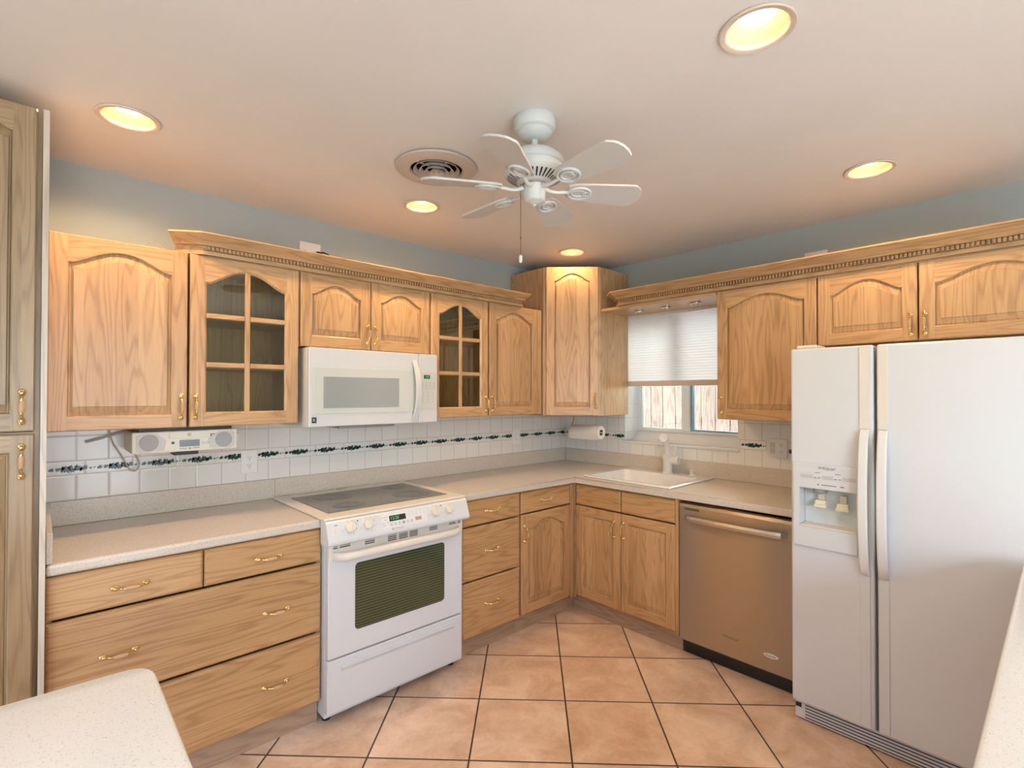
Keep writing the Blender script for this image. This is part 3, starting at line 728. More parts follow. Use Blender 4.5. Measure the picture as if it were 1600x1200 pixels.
so = MB().lathe([(.020, 0), (.020, .003), (.013, .005), (.013, .024), (.016, .026), (.016, .034), (0, .036)], seg=20).build('soap_button', CREAM, None, (-.095, -1.200, .927), smooth=True)
tag(so, 'small cream round cap on the sink rim right of the faucet', 'sink cap')

# ------------------------------------------------------------------ range
rg = empty('kitchen_range', (-2.0, 0, 0)); tag(rg, 'white slide-in electric range with smoked glass cooktop and oven door', 'range')
MB().box(-.362, .398, -.655, -.03, .035, .903, bev=.002).build('range_body', WHITE, rg)
for x in (-.33, .36): MB().lathe([(.018, 0), (.018, .036)], (x, -.60, 0), seg=16).build('foot', DARK, rg)
for x in (-.33, .36): MB().lathe([(.018, 0), (.018, .036)], (x, -.12, 0), seg=16).build('foot', DARK, rg)
fr2 = MB().box(-.386, .386, -.700, -.058, .9145, .9265, bev=.004, seg=2).build('cooktop_frame', CREAM, rg)
gl = MB().box(-.330, .330, -.612, -.152, .9268, .9285, bev=.0006, seg=1).build('cooktop_glass', COOKTOP, rg)
for (x, y, r) in ((-2.153, -.257, .100), (-2.180, -.500, .076), (-1.807, -.466, .100), (-1.775, -.225, .070)):
    bb = MB().lathe([(0, 0), (r, 0), (r, .0004), (0, .0004)], (x+2.0, y, .9286), seg=48).build('burner_ring', BURNER, gl)
    MB().lathe([(r*.62, 0), (r*.66, 0), (r*.66, .0003), (r*.62, .0003)], (x+2.0, y, .92905), seg=48, cap=False).build('inner_ring', BURNER2, bb)
MB().ball((.008, -.565, .9287), .016, (1.2, .55, .02)).build('heat_indicator', BURNER, gl)
MB().box(-.05, .01, -.074, -.064, .9266, .9290).build('oven_vent', MIDGREY, rg)
pf = [(-.657, .9135), (-.700, .9135), (-.7115, .906), (-.739, .828), (-.739, .818), (-.731, .8085), (-.657, .8085)]
cp = MB().prism(pf, -.382, .382, 0)
cp = cp.build('control_panel', WHITE, rg)
FR = R(-19.3)
# things on the sloping face: origin at face centre, local x right, z up the slope
def on_face(x, s):   # s = distance up from the lower edge of the slope
    return (x, -.739 + .0275/.0827*s - .0003, .828 + .078/.0827*s)
def facebox(name, x, s, w_, h_, mat, parent=cp, t=.0012, label=None):
    o = MB().box(-w_/2, w_/2, -t, .0, -h_/2, h_/2, bev=0).build(name, mat, parent, on_face(x, s), (FR, 0, 0)); return o
for (x, s) in ((-.280, .052), (-.194, .052), (.172, .052), (.256, .052)):
    k = MB().lathe([(.027, 0), (.027, .002), (.024, .004), (.0235, .018), (.021, .022), (0, .022)], (0, 0, 0), (0, -1, 0), 28)
    k.box(-.0045, .0045, -.028, -.0, -.021, .021, bev=.002)
    k.build('knob', CREAM, cp, on_face(x, s), (FR, 0, 0), smooth=True)
mk = MB()
facebox('display_surround', .0, .047, .250, .066, simple('panel_grey_white', (.70, .71, .72), .3), t=.0006)
dsp = facebox('display', -.038, .057, .088, .026, DARK, t=.0014)
text('digits', '12:20', .021, GLOW, dsp, (-.016, -.0016, .0), ext=.0002)
facebox('cancel_button', .074, .036, .034, .016, simple('dull_red_button', (.42, .26, .24), .5), t=.0014)
for i in range(5):
    for j in range(2): 
        t_ = text('button_number', '1234567890'[i+5*j], .009, MIDGREY, cp, Vector(on_face(.024+.022*i, .073-.013*j))+Vector((0, -.0012, 0)), (R(90)+FR, 0, 0), ext=.0001)
for i in range(6): facebox('function_button', -.075+.022*i, .030, .013, .013, MIDGREY if i == 3 else LIGHTGREY, t=.001)
for (x, s, w_) in ((-.105, .066, .034), (-.103, .055, .014), (-.115, .040, .014), (-.092, .042, .016), (-.112, .030, .016)): facebox('function_button', x, s, w_, .005, LIGHTGREY, t=.001)
text('brand_mark', 'MAYTAG', .010, MIDGREY, cp, Vector(on_face(-.035, .008))+Vector((0, -.001, 0)), (R(90)+FR, 0, 0), ext=.0001)
MB().torus((0, 0, 0), .0045, .0011, Euler((R(90), 0, 0)).to_quaternion(), 16, 6).build('brand_mark', MIDGREY, cp, Vector(on_face(-.070, .008))+Vector((0, -.001, 0)), (FR, 0, 0))
sw_ = facebox('light_switch', -.339, .042, .012, .030, CREAM, t=.003)
facebox('light_symbol', -.339, .070, .014, .005, MIDGREY, t=.0006)
dot = MB().lathe([(.0016, 0), (.0016, .0005), (0, .0005)], (0, 0, 0), (0, -1, 0), 8).mesh('dial_mark', INK)
for (x, s) in ((-.280, .052), (-.194, .052), (.172, .052), (.256, .052)):
    for a_ in (-60, -20, 20, 60, 100, 200):
        put('dial_mark', dot, cp, on_face(x+.035*math.cos(R(a_)), min(.08, max(.004, s+.035*math.sin(R(a_))))), (FR, 0, 0))
for (x, s) in ((-.238, .074), (.214, .076)): put('indicator_lamp', MB().lathe([(.003, 0), (.003, .001), (0, .001)], (0, 0, 0), (0, -1, 0), 10).mesh('indicator_lamp', DARK), cp, on_face(x, s), (FR, 0, 0))
od = MB().box(-.361, .371, -.690, -.657, .303, .806, bev=.004).build('oven_door', WHITE, rg)
MB().box(-.360, .370, -.6935, -.6905, .738, .805, bev=.001).build('vent_strip', CREAM, od)
for a0, a1, rows in ((-2.349, -2.328, 2), (-2.319, -2.269, 2), (-2.199, -2.150, 3), (-2.081, -2.034, 4), (-2.022, -1.973, 4), (-1.963, -1.916, 4), (-1.847, -1.798, 3), (-1.726, -1.682, 2), (-1.670, -1.651, 2)):
    slots = MB()
    for r_ in range(rows): slots.box(a0+2.0+.008, a1+2.0+.008, -.6942, -.6930, .797-.0085*r_-.0022, .797-.0085*r_+.0022)
    slots.build('vent_slots', DARK, od)
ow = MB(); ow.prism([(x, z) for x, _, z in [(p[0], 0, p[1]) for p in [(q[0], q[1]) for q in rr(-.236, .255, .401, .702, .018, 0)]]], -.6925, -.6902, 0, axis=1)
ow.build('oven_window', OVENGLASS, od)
hd = MB(); N_ = 24; Ls = []
for i in range(N_+1):
    t = i/N_; x = -.345+.69*t; e_ = min(t, 1-t)/.06; y = -.6925 - .052*min(1, max(0, e_))**.5 - .004*math.sin(PI*t); hz = .754
    Ls.append([(x, min(-.69, y+a_*1.0), hz+b_) for a_, b_ in ((.001, -.016), (-.006, -.007), (-.006, .005), (-.001, .015), (.010, .019), (.016, .012), (.016, -.012), (.010, -.019))])
hd.loops(Ls, 0, True, True, True); hd.build('door_handle', CREAM, od, smooth=True)
dr = MB().box(-.363, .371, -.690, -.657, .062, .296, bev=.005).build('storage_drawer', WHITE, rg)
MB().prism([(-.689, .262), (-.700, .258), (-.701, .254), (-.690, .236)], -.300, .320).build('drawer_pull', WHITE, dr)

# ------------------------------------------------------------------ microwave over the range
mw = empty('microwave_oven', (-1.965, 0, 1.305)); tag(mw, 'white over-the-range microwave oven under the short wall cabinet', 'microwave')
MB().box(-.373, .373, -.375, -.003, 0, .393, bev=.003).build('microwave_body', WHITE2, mw)
md = MB().box(-.373, .2455, -.402, -.377, .002, .392, bev=.004).build('door', WHITE, mw)
MB().box(-.352, .215, -.4045, -.4015, .066, .296, bev=.001).build('door_bezel', MWBEZEL, md)
MB().box(-.302, .120, -.4060, -.4040, .094, .250, bev=.001).build('door_window', MWGLASS, md)
mp = MB().box(.2475, .373, -.402, -.377, .002, .392, bev=.004).build('control_panel', WHITE, mw)
MB().box(.251, .366, -.4045, -.4015, .082, .288, bev=.001).build('keypad', MWBEZEL, mp)
ds = MB().box(.280, .320, -.406, -.4045, .252, .272).build('display', DARK, mp)
text('digits', '4:48', .0155, simple('green_led', (.02, .15, .03), .5, emit=(.15, 1, .25), estr=.8), ds, (.300, -.4062, .262), ext=.0001)
kp = MB()
for r_ in range(4):
    for c_ in range(4):
        kp.box(.262+.026*c_, .278+.026*c_, -.4052, -.4044, .226-.011*r_, .229-.011*r_)
for r_ in range(5):
    for c_ in range(3): kp.box(.270+.034*c_, .276+.034*c_, -.4052, -.4044, .172-.0135*r_, .177-.0135*r_)
kp.build('key_print', simple('key_print_grey', (.36, .38, .38), .5), mp)
lg = MB().box(-.358, -.335, -.4035, -.4018, .022, .050).build('brand_mark', simple('navy_badge', (.02, .025, .07), .4), md)
text('brand_mark', 'K', .022, WHITE, lg, (-.3465, -.4037, .036), ext=.0001)
hm = MB(); Ls = []
for i in range(21):
    t = i/20; z = .016+.338*t; y = -.402-.044*math.sin(PI*t)**.7; xw = .014+.003*math.sin(PI*t)
    xc = .215+.006*math.sin(PI*t)
    Ls.append([(xc-xw, y+.002, z), (xc-xw*.7, y-.008, z), (xc+xw*.7, y-.008, z), (xc+xw, y+.002, z), (xc+xw*.6, y+.012, z), (xc-xw*.6, y+.012, z)])
hm.loops(Ls, 0, True, True, True); hm.build('handle', WHITE, md, smooth=True)
MB().box(-.20, .12, -.36, -.10, -.014, -.001, bev=.004).build('grease_filter', MIDGREY, mw)

# ------------------------------------------------------------------ under-cabinet radio
ra = empty('radio', (-2.819, 0, 1.220)); tag(ra, 'cream under-cabinet radio with two grey speakers below the wall cabinets', 'radio')
MB().box(-.195, .195, -.300, -.06, 0, .090, bev=.006, seg=3).build('radio_case', CREAM, ra)
MB().box(-.170, .175, -.285, -.05, .0905, .1055).build('mounting_plate', DARK, ra)
def spk(s):
    P_ = [(-.182, .012), (-.182, .075), (-.170, .082), (-.115, .082), (-.078, .052), (-.085, .010), (-.165, .006)]
    mb = MB(); mb.prism([(s*x, z) for x, z in P_], -.3025, -.2995, 0, axis=1); mb.lathe([(.034, 0), (.030, .002), (0, .001)], (s*-.138, -.3025, .045), (0, -1, 0), 28, 1)
    return mb.build('speaker', [LIGHTGREY, simple('speaker_mesh', (.36, .36, .38), .8)], ra)
spk(1); spk(-1)
MB().box(-.068, .085, -.304, -.2995, .058, .086, bev=.001).build('disc_tray', simple('pale_tray', (.66, .66, .58), .4), ra)
lb = MB().box(-.030, .044, -.304, -.2995, .022, .050, bev=.001).build('display', LCD, ra)
MB().lathe([(.006, 0), (.006, .003), (0, .003)], (-.054, -.2995, .040), (0, -1, 0), 16).build('power_button', simple('teal_button', (.01, .10, .09), .4), ra)
for x in (.058, .075): MB().torus((x, -.3003, .034), .005, .0008, Euler((R(90), 0, 0)).to_quaternion(), 16, 6).build('round_button', MIDGREY, ra)
MB().torus((.005, -.3045, .073), .0055, .0013, Euler((R(90), 0, 0)).to_quaternion(), 20, 6).build('brand_mark', MIDGREY, ra)
text('brand_mark', 'GE', .006, MIDGREY, ra, (.005, -.3044, .073), ext=.0001)
MB().box(.083, .105, -.3025, -.2995, .070, .073).box(.086, .092, -.3025, -.2995, .062, .068).build('small_print', INK, ra)
MB().box(-.030, -.004, -.3025, -.2995, .012, .015).box(.02, .044, -.3025, -.2995, .013, .016).box(.004, .012, -.3025, -.2995, .010, .016).build('key_print', MIDGREY, ra)
MB().box(-.048, .045, -.280, -.200, -.016, -.0005, bev=.003).build('remote_dock', DARK, ra)
MB().box(.196, .208, -.28, -.24, .032, .068, bev=.003).build('side_switch', WHITE2, ra)

def wire(name, pts, r, mat, label, cat='cord'):
    P_ = [Vector(p) for p in pts]; out = []
    for i in range(len(P_)-1):
        p0 = P_[max(i-1, 0)]; p1 = P_[i]; p2 = P_[i+1]; p3 = P_[min(i+2, len(P_)-1)]
        for k in range(8):
            t = k/8; out.append(.5*((2*p1)+(p2-p0)*t+(2*p0-5*p1+4*p2-p3)*t*t+(3*p1-p0-3*p2+p3)*t**3))
    out.append(P_[-1]); o = MB().tube(out, r, 8).build(name, mat, smooth=True); return tag(o, label, cat)
wire('hanging_wire', [(-3.066, -.04, 1.318), (-3.062, -.04, 1.287), (-3.049, -.04, 1.245), (-3.028, -.04, 1.207), (-3.008, -.04, 1.165), (-2.994, -.04, 1.133), (-2.973, -.04, 1.122), (-2.959, -.04, 1.143), (-2.962, -.04, 1.175), (-2.978, -.04, 1.208), (-2.995, -.045, 1.24), (-3.005, -.05, 1.29)], .0028, CORDM, 'thin grey cord looping down beside the under-cabinet radio')
wire('flat_cable', [(-3.145, -.04, 1.262), (-3.10, -.04, 1.274), (-3.05, -.04, 1.290), (-2.995, -.035, 1.306)], .005, CORDM, 'short thick beige cable stub sticking out under the wide wall cabinet')
wire('antenna_wire', [(-2.985, -.22, 2.076), (-2.965, -.22, 2.110), (-2.935, -.22, 2.122), (-2.905, -.22, 2.105), (-2.88, -.22, 2.08), (-2.875, -.22, 2.076)], .0022, CORDM, 'thin grey wire arching over the top of the wide wall cabinet')

# ------------------------------------------------------------------ dishwasher
dwr = empty('dishwasher', (0, -1.704, 0), RW); tag(dwr, 'brushed stainless steel dishwasher under the worktop beside the refrigerator', 'dishwasher')
MB().box(-.297, .297, -.60, -.05, .04, .862).build('tub', DARK, dwr)
dp = MB(); 
pf = [(-.602, .092), (-.632, .092), (-.636, .098), (-.636, .840), (-.632, .855), (-.622, .862), (-.602, .862)]
dp.prism(pf, -.298, .298, 0); dp = dp.build('door', STEEL, dwr)
hd = MB(); Ls = []
for i in range(25):
    t = i/24; x = -.262+.532*t; e_ = min(1, min(t, 1-t)/.05); y = -.636-.030*max(0, e_)**.5-.010*math.sin(PI*t); z = .783
    Ls.append([(x, min(-.6355, y+a_), z+b_) for a_, b_ in ((0, -.014), (-.005, 0), (0, .014), (.008, .014), (.008, -.014))])
hd.loops(Ls, 0, True, True, True); hd.build('handle', CHROME, dp)
vs = MB()
for z in (.826, .834): vs.box(-.268, -.180, -.6368, -.6355, z-.002, z+.002)
vs.build('vent_slots', DARK, dp)
text('brand_mark', 'Whirlpool', .020, simple('bronze_print', (.14, .09, .05), .5), dp, (-.012, -.6364, .196), ext=.0002, shear=.3)
bd = MB().lathe([(.036, 0), (.036, .0015), (.034, .002), (0, .002)], (0, 0, 0), (0, -1, 0), 32).xform(Matrix.Diagonal((1, 1, .30, 1))).build('badge', simple('silver_badge', (.72, .70, .70), .3, .3), dp, (.190, -.636, .176))
MB().box(-.024, -.014, -.0026, -.0018, -.002, .003).box(-.011, .004, -.0026, -.0018, -.003, .002).box(.007, .024, -.0026, -.0018, -.003, .002).build('badge_print', MIDGREY, bd)
MB().box(-.297, .297, -.575, -.555, .0, .09).build('kick_plate', DARK, dwr)

# ------------------------------------------------------------------ refrigerator
rf_ = empty('refrigerator', (0, -2.4975, 0), RW); tag(rf_, 'white side-by-side refrigerator with ice and water dispenser', 'refrigerator')
X0, XG0, XG1, X1 = 2.040-2.4975, 2.3535-2.4975, 2.3635-2.4975, 2.955-2.4975
MB().box(X0+.003, X1-.003, -.715, -.06, .02, 1.665, bev=.004).build('refrigerator_body', WHITE, rf_)
MB().box(XG0-.004, XG1+.004, -.740, -.7155, .09, 1.655).build('door_gasket', MIDGREY, rf_)
fz = MB().box(X0, XG0, -.789, -.722, .092, 1.674, bev=.009, seg=3).build('freezer_door', WHITE, rf_)
rd = MB().box(XG1, X1, -.789, -.722, .092, 1.674, bev=.009, seg=3).build('refrigerator_door', WHITE, rf_)
Q = lambda v: v-2.4975
cut(fz, MB().box(Q(2.078), Q(2.294), -.83, -.7245, .884, 1.056))
mb = MB().box(Q(2.050), Q(2.298), -.799, -.7895, .795, 1.165, bev=.004)
dsn = mb.build('dispenser', WHITE, fz); cut(dsn, MB().box(Q(2.078), Q(2.294), -.83, -.75, .884, 1.056))
MB().box(Q(2.079), Q(2.293), -.728, -.7250, .885, 1.055).build('recess_back', simple('recess_grey', (.60, .65, .66), .4), dsn)
MB().box(Q(2.080), Q(2.292), -.798, -.728, .885, .893).build('drip_tray', CREAM, dsn)
for x, z in ((2.151, .99), (2.235, .985)):
    p = MB().box(Q(x-.022), Q(x+.022), -.766, -.742, z-.014, z+.012, bev=.003).box(Q(x-.012), Q(x+.012), -.75, -.7285, z+.012, z+.045)
    p.box(Q(x-.024), Q(x+.024), -.772, -.760, z-.020, z-.006, bev=.003); p.build('paddle', CREAM if x > 2.3 else simple('paddle_cream', (.72, .68, .55), .4), dsn)
MB().lathe([(.030, 0), (.026, -.018), (.012, -.024), (0, -.024)], (Q(2.151), -.765, 1.055), seg=20).build('ice_chute', MIDGREY, dsn, smooth=True)
MB().box(Q(2.082), Q(2.293), -.7998, -.7985, 1.100, 1.116).build('control_strip', LIGHTGREY, dsn)
for x in (2.150, 2.228): 
    k = MB().box(Q(x-.018), Q(x+.018), -.8008, -.7995, 1.092, 1.118); k.build('selector_pad', WHITE, dsn)
    MB().box(Q(x-.014), Q(x-.004), -.8014, -.8007, 1.103, 1.106).box(Q(x+.002), Q(x+.012), -.8014, -.8007, 1.104, 1.107).box(Q(x-.010), Q(x+.010), -.8002, -.7990, 1.126, 1.128).build('small_print', INK, dsn)
MB().box(Q(2.165), Q(2.222), -.8002, -.7990, 1.074, 1.0765).box(Q(2.236), Q(2.250), -.8002, -.7990, 1.073, 1.0765).box(Q(2.150), Q(2.155), -.8002, -.7990, 1.073, 1.078).build('small_print', INK, dsn)
text('brand_mark', 'Whirlpool', .016, INK, dsn, (Q(2.184), -.7993, 1.148), ext=.0003, shear=.3)
MB().torus((Q(2.192), -.7994, 1.149), .018, .0006, Euler((R(90), R(12), 0)).to_quaternion(), 28, 5, sx=1, sy=.42).build('brand_mark', INK, dsn)
def fridge_handle(parent, xc, wtop):
    MB().box(xc-.017, xc+.017, -.7935, -.7895, 1.326, 1.668, bev=.001).build('handle_trim', CREAM, parent)
    MB().box(xc-.017, xc+.017, -.7935, -.7895, .10, .722, bev=.001).build('handle_trim', WHITE, parent)
    Ls = []
    for i in range(31):
        t = i/30; z = .724+.600*t; y = -.7925-.046*math.sin(PI*t)**.55 if 0 < t < 1 else -.7935
        Ls.append([(xc-.017, y+.0, z), (xc-.012, y-.006, z), (xc+.012, y-.006, z), (xc+.017, y, z), (xc+.015, min(-.7897, y+.018), z), (xc-.015, min(-.7897, y+.018), z)])
    MB().loops(Ls, 0, True, True, True).build('handle', WHITE2, parent, smooth=True)
fridge_handle(fz, Q(2.322), 0); fridge_handle(rd, Q(2.386), 0)
gb = MB().box(X0+.004, X1-.004, -.760, -.7155, .008, .086, bev=.003).build('grille', WHITE, rf_)
sl_ = MB()
for k in range(5): sl_.box(X0+.045, X1-.02, -.7612, -.7595, .016+.0135*k, .0205+.0135*k)
sl_.build('grille_slots', simple('grille_shadow_grey', (.05, .055, .08), .6), gb)
MB().box(X0+.006, X0+.03, -.7612, -.7595, .055, .075).build('grille_clip', DARK, gb)
for s in (X0+.02, X1-.10): MB().box(s, s+.08, -.770, -.64, 1.6755, 1.690, bev=.004).build('hinge_cover', CREAM, rf_)
for s in (X0+.06, X1-.06):
    for y in (-.66, -.14): MB().lathe([(.02, 0), (.02, .021)], (s, y, 0), seg=14).build('foot', DARK, rf_)

# ------------------------------------------------------------------ foreground counters
def counter_poly(name, poly, r, zt, mat, label, cab, cablabel):
    out = []; n = len(poly)
    for i in range(n):
        p = Vector(poly[i]); a_ = (Vector(poly[i-1])-p).normalized(); b2_ = (Vector(poly[(i+1) % n])-p).normalized()
        s0 = p+a_*r; s1_ = p+b2_*r
        for k in range(7): t = k/6; out.append(tuple((s0*(1-t)**2 + p*2*t*(1-t) + s1_*t*t)))
    mb = MB(); F = lambda P_, d, z: [(p[0], p[1], z) for p in inset_loop(P_, d)]
    mb.loops([F(out, .006, zt-.038), F(out, 0, zt-.030), F(out, 0, zt-.008), F(out, .003, zt-.003), F(out, .008, zt)], 0, True, True, True)
    o = mb.build(name, mat, smooth=True); tag(o, label, 'worktop')
    return o
counter_poly('peninsula_worktop', [(-3.125, -2.62), (-3.118, -1.583), (-4.05, -1.555), (-4.05, -2.62)], .055, .914, STONEW, 'pale speckled countertop end with rounded corner at the lower left', None, None)
e = empty('peninsula_cabinet', (-4.02, -2.60, 0)); tag(e, 'oak base cabinet under the pale countertop end at lower left', 'cabinet')
MB().box(0, .86, 0, .98, .10, .872).box(.05, .80, .05, .93, 0, .10).build('cabinet_body', [OAK_V], e)
counter_poly('bar_worktop', [(-.86, -3.40), (-.86, -2.788), (-2.62, -2.774), (-2.62, -3.40)], .03, .914, STONEW, 'pale speckled countertop running from the refrigerator along the right edge', None, None)
e = empty('bar_cabinet', (-2.57, -3.38, 0)); tag(e, 'oak base cabinet under the pale countertop at the right edge', 'cabinet')
MB().box(0, 1.68, 0, .555, .10, .872).box(.05, 1.63, .05, .50, 0, .10).build('cabinet_body', [OAK_V], e)

# ------------------------------------------------------------------ paper towel
th = empty('towel_holder', (-.21, -.40, 1.316)); tag(th, 'brass wire paper towel holder screwed under the corner cabinet', 'towel holder')
MB().tube([(0, .125, -.004), (0, .125, -.03), (0, .150, -.10), (0, .150, -.134)], .005, 8).build('arm', BRASS, th, smooth=True)
MB().tube([(0, .130, -.006), (0, -.070, -.006)], .004, 8).build('bar', BRASS, th, smooth=True)
MB().ball((0, -.075, -.010), .009).build('end_knob', BRASS, th, smooth=True)
MB().tube([(0, .150, -.134), (0, -.150, -.134)], .006, 10).build('roll_rod', simple('cream_rod', (.66, .60, .5), .5), th, smooth=True)
tw = MB(); r0, r1 = .022, .050
sgs = 40
Ls = [[(r_*math.cos(t*2*PI/sgs), y, r_*math.sin(t*2*PI/sgs)) for t in range(sgs)] for r_, y in ((r0, -.140), (r1-.002, -.140), (r1, -.137), (r1, .137), (r1-.002, .140), (r0, .140), (r0, -.140))]
tw.loops(Ls, 0)
tw.loops([[(-.0505+.004*k*k*.12, y, -.004-.012*k) if k < 4 else (-.040, y, -.055) for k in range(5)] for y in (-.139, .139)], 0, closed=False)
tw.loops([[(.0215*math.cos(t*2*PI/24), y, .0215*math.sin(t*2*PI/24)) for t in range(24)] for y in (-.139, .139)], 1)
o = tw.build('paper_towel_roll', [PAPER, simple('cardboard_core', (.10, .07, .05), .8)], None, (-.21, -.400, 1.182), smooth=True); tag(o, 'white paper towel roll hanging under the corner cabinet', 'paper towel roll')

# ------------------------------------------------------------------ wall plates
def plate(x, z, w_, h_, wall, label, kind='duplex', cat='outlet', yo=-.0095):
    e = empty('wall_outlet' if cat == 'outlet' else 'wall_plate', (x, yo, z) if wall == 'L' else (yo, -x, z), 0 if wall == 'L' else RW); tag(e, label, cat, 'wall plates and outlets')
    MB().box(-w_/2, w_/2, -.006, 0, -h_/2, h_/2, bev=.002).build('cover_plate', WPLATE, e)
    def rec(cx):
        for cz in (.020, -.020):
            r_ = MB().lathe([(.016, 0), (.016, .002), (0, .002)], (cx, -.006, cz), (0, -1, 0), 24).build('receptacle', WPLATE, e)
            MB().box(cx-.007, cx-.005, -.0085, -.0078, cz-.001, cz+.007).box(cx+.005, cx+.007, -.0085, -.0078, cz-.001, cz+.006).box(cx-.002, cx+.002, -.0085, -.0078, cz-.010, cz-.006).build('socket_holes', DARK, r_)
    if kind == 'duplex': rec(0)
    if kind == 'double':
        rec(.026)
        MB().box(-.040, -.012, -.009, -.006, -.034, .034, bev=.002).build('gfci_face', simple('old_white', (.64, .62, .60), .5), e)
        MB().box(-.033, -.031, -.0096, -.0088, .012, .020).box(-.021, -.019, -.0096, -.0088, .012, .020).box(-.033, -.031, -.0096, -.0088, -.022, -.014).box(-.021, -.019, -.0096, -.0088, -.022, -.014).build('socket_holes', MIDGREY, e)
    if kind == 'jack': MB().box(-.008, .008, -.010, -.006, -.020, .028, bev=.002).box(-.011, .011, -.012, -.006, -.034, -.022, bev=.003).build('phone_jack', WPLATE, e)
    if kind == 'coax': MB().lathe([(.010, 0), (.010, .004), (.005, .004), (.005, .012), (0, .012)], (-.028, -.006, 0), (0, -1, 0), 16).build('jack', BRASS, e)
    if kind == 'blank': MB().box(-.012, .012, -.008, -.006, -.03, .03, bev=.001).build('insert', WPLATE, e)
    return e
plate(-2.492, 1.118, .078, .118, 'L', 'white duplex outlet on the tiles below the left glass door cabinet')
plate(-.590, 1.143, .082, .118, 'L', 'white phone jack plate on the tiles near the corner', 'jack', 'wall plate')
plate(1.707, 1.142, .115, .116, 'R', 'white double outlet plate on the tiles beside the refrigerator', 'double')
plate(-2.180, 2.262, .118, .115, 'L', 'white jack plate on the wall above the left crown moulding', 'coax', 'wall plate', yo=-.001)
plate(1.920, 2.240, .118, .115, 'R', 'white blank plate on the wall above the window side crown moulding', 'blank', 'wall plate', yo=-.001)
pg = MB().box(-.012, .012, -.020, 0, -.012, .012, bev=.004).tube([(0, -.018, 0), (.02, -.024, .008), (.05, -.026, .002), (.075, -.028, -.03), (.085, -.03, -.09)], [.006, .005, .004, .004, .004], 8)
tag(pg.build('power_plug', DARK, None, (-2.138, -.0085, 2.262), smooth=True), 'black plug and cord in the plate above the left crown moulding', 'plug')
tag(MB().box(-.020, 0, -.010, .010, -.012, .012, bev=.003).build('power_plug', DARK, None, (-.0165, -1.79, 1.130)), 'small black plug beside the refrigerator edge on the tiles', 'plug')

# ------------------------------------------------------------------ ceiling lights
cl = MB().lathe([(.078, .0), (.095, -.001), (.097, -.005), (.094, -.008), (.080, -.006), (.074, .0)], seg=44, cap=False).mesh('trim_ring', CANT, True)
cr = MB().lathe([(.0775, -.004), (.074, .02), (.066, .055), (.060, .085), (0, .085)], seg=44, cap=False).mesh('reflector', CANW, True)
cb = MB().lathe([(0, .026), (.030, .028), (.046, .035), (.051, .044), (.046, .060), (.02, .084)], seg=32, cap=False).mesh('bulb', BULB, True)
labels = ['recessed ceiling light nearest the pantry, above the wide wall cabinet', 'recessed ceiling light above the microwave, beside the round vent', 'recessed ceiling light just in front of the corner cabinet', 'recessed ceiling light above the refrigerator', 'largest and nearest recessed ceiling light at the top of the photo']
for i, (x, y) in enumerate(CANS):
    e = empty('recessed_light', (x, y, H)); tag(e, labels[i], 'ceiling light', 'recessed ceiling lights')
    put('trim_ring', cl, e); put('reflector', cr, e); put('bulb', cb, e)
    ld = bpy.data.lights.new('lamp', 'SPOT'); ld.energy = CAN_POWER*4*(1, 1.1, .36, .78, .75)[i]; ld.color = CAN_COLOR; ld.spot_size = R(164); ld.spot_blend = .5; ld.shadow_soft_size = .03
    lo = bpy.data.objects.new('lamp', ld); COL.objects.link(lo); lo.location = (x, y, H+.009)

# round vent
ve = empty('ceiling_vent', (VENT[0], VENT[1], H)); tag(ve, 'round white ceiling air vent left of the fan', 'vent')
MB().lathe([(.116, -.002), (.165, -.002), (.176, -.006), (.172, -.012), (.135, -.022), (.116, -.020), (.110, -.006)], seg=56, cap=False).build('vent_plate', VENTM, ve, smooth=True)
MB().lathe([(.116, .0), (.116, .10), (0, .10)], seg=40, cap=False).build('duct', DUCT, ve)
for r_, z in ((.092, -.018), (.068, -.022), (.045, -.026), (.024, -.030)):
    MB().lathe([(r_-.006, z+.016), (r_+.006, z), (r_+.008, z+.001), (r_-.004, z+.018)], seg=44, cap=False).build('vent_ring', VENTM, ve, smooth=True)
MB().lathe([(.0, -.030), (.010, -.028), (.010, .0), (0, .0)], seg=16).box(-.108, .108, -.003, .003, -.008, -.004).box(-.003, .003, -.108, .108, -.008, -.004).build('vent_core', VENTM, ve)

# ------------------------------------------------------------------ ceiling fan
FX, FYY = -1.997, -1.592
fn = empty('ceiling_fan', (FX, FYY, H)); tag(fn, 'white six-blade ceiling fan with a pull chain', 'ceiling fan')
z = lambda v: v-H
MB().lathe([(.073, 0), (.076, -.005), (.076, -.028), (.072, -.042), (.062, -.048), (.062, -.054), (.052, -.066), (.036, -.073), (.030, -.076), (0, -.076)], seg=40).build('canopy', FANW, fn, smooth=True)
MB().lathe([(.0125, -.066), (.0125, -.125)], seg=20).build('downrod', FANW, fn, smooth=True)
mo = MB().lathe([(.020, z(2.338)), (.055, z(2.336)), (.085, z(2.326)), (.104, z(2.308)), (.108, z(2.286)), (.101, z(2.282)), (.101, z(2.277)), (.109, z(2.273)), (.112, z(2.259)), (.104, z(2.248)), (.060, z(2.226)), (.044, z(2.222)), (0, z(2.222))], seg=56).build('motor_housing', FANW, fn, smooth=True)
vs = MB()
for k in range(36):
    a_ = k*2*PI/36; q = Matrix.Rotation(a_, 4, 'Z')
    P_ = [(.064, -.0022), (.098, -.0034), (.098, .0034), (.064, .0022)]
    f = []
    for (r_, s) in P_:
        zz = z(2.226)+(r_-.060)/.044*.022-.0012; f.append(q @ Vector((r_, s, zz)))
    vs.face(f)
vs.build('motor_vents', DARK, mo, fix=False)
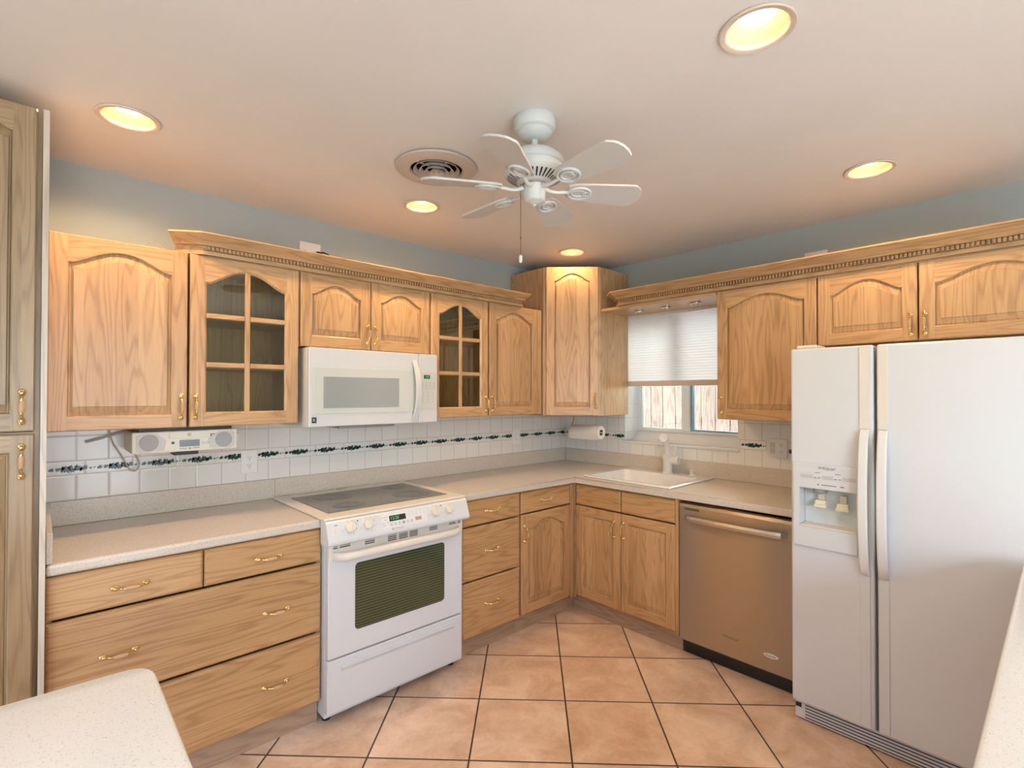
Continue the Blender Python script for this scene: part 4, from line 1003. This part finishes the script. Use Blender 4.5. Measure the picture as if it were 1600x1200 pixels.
MB().lathe([(.044, z(2.223)), (.044, z(2.217)), (.036, z(2.216))], seg=30, cap=False).build('hub_ring', MIDGREY, fn)
MB().lathe([(.036, z(2.222)), (.040, z(2.216)), (.040, z(2.176)), (.036, z(2.160)), (.018, z(2.151)), (.006, z(2.149)), (.005, z(2.143)), (0, z(2.143))], seg=36).build('switch_housing', FANW, fn, smooth=True)
# blade: tapered board with scalloped end, pitched
out = [(.118, -.030), (.140, -.042), (.200, -.050), (.300, -.058), (.348, -.062), (.358, -.060), (.377, -.044), (.384, -.034), (.390, -.012), (.390, .012), (.384, .034), (.377, .044), (.358, .060), (.348, .062), (.300, .058), (.200, .050), (.140, .042), (.118, .030)]
bmb = MB(); t = .0035
bmb.prism(out, -t, t, 0, axis=2); blade_me = bmb.mesh('blade', [FANB])
im = MB()
im.tube([(.040, 0, .0), (.060, 0, -.008), (.085, 0, -.010), (.105, 0, -.006), (.125, 0, -.0045)], [.009, .007, .0065, .0065, .006], 10)
im.torus((.163, 0, -.0065), .038, .0048, None, 32, 8, sx=1.05, sy=.88); im.torus((.158, 0, -.0060), .025, .0042, None, 28, 8, sx=1.0, sy=.72); im.torus((.186, 0, -.006), .010, .0036, None, 18, 8)
iron_me = im.mesh('blade_iron', [FANW], True)
for k in range(6):
    a_ = R(27.5+60*k)
    M = Matrix.Rotation(a_, 4, 'Z') @ Matrix.Translation((0, 0, z(2.207))) @ Matrix.Diagonal((1.03, 1, 1, 1)) @ Matrix.Rotation(R(-13), 4, 'X')
    bo = put('blade', blade_me, fn); bo.matrix_local = M
    put('blade_iron', iron_me, bo)
ch = MB().tube([(0, 0, z(2.225)), (0, 0, z(1.966))], .0016, 6)
for zz in (2.03,): ch.ball((0, 0, z(zz)), .0035)
chn = ch.build('pull_chain', simple('antique_chain', (.22, .13, .08), .4, .6), fn, (-.036, .034, 0))
MB().lathe([(.003, .0), (.0065, -.004), (.0065, -.020), (.0045, -.028), (0, -.030)], (0, 0, z(1.968)), seg=12).build('fob', WHITE2, chn, smooth=True)
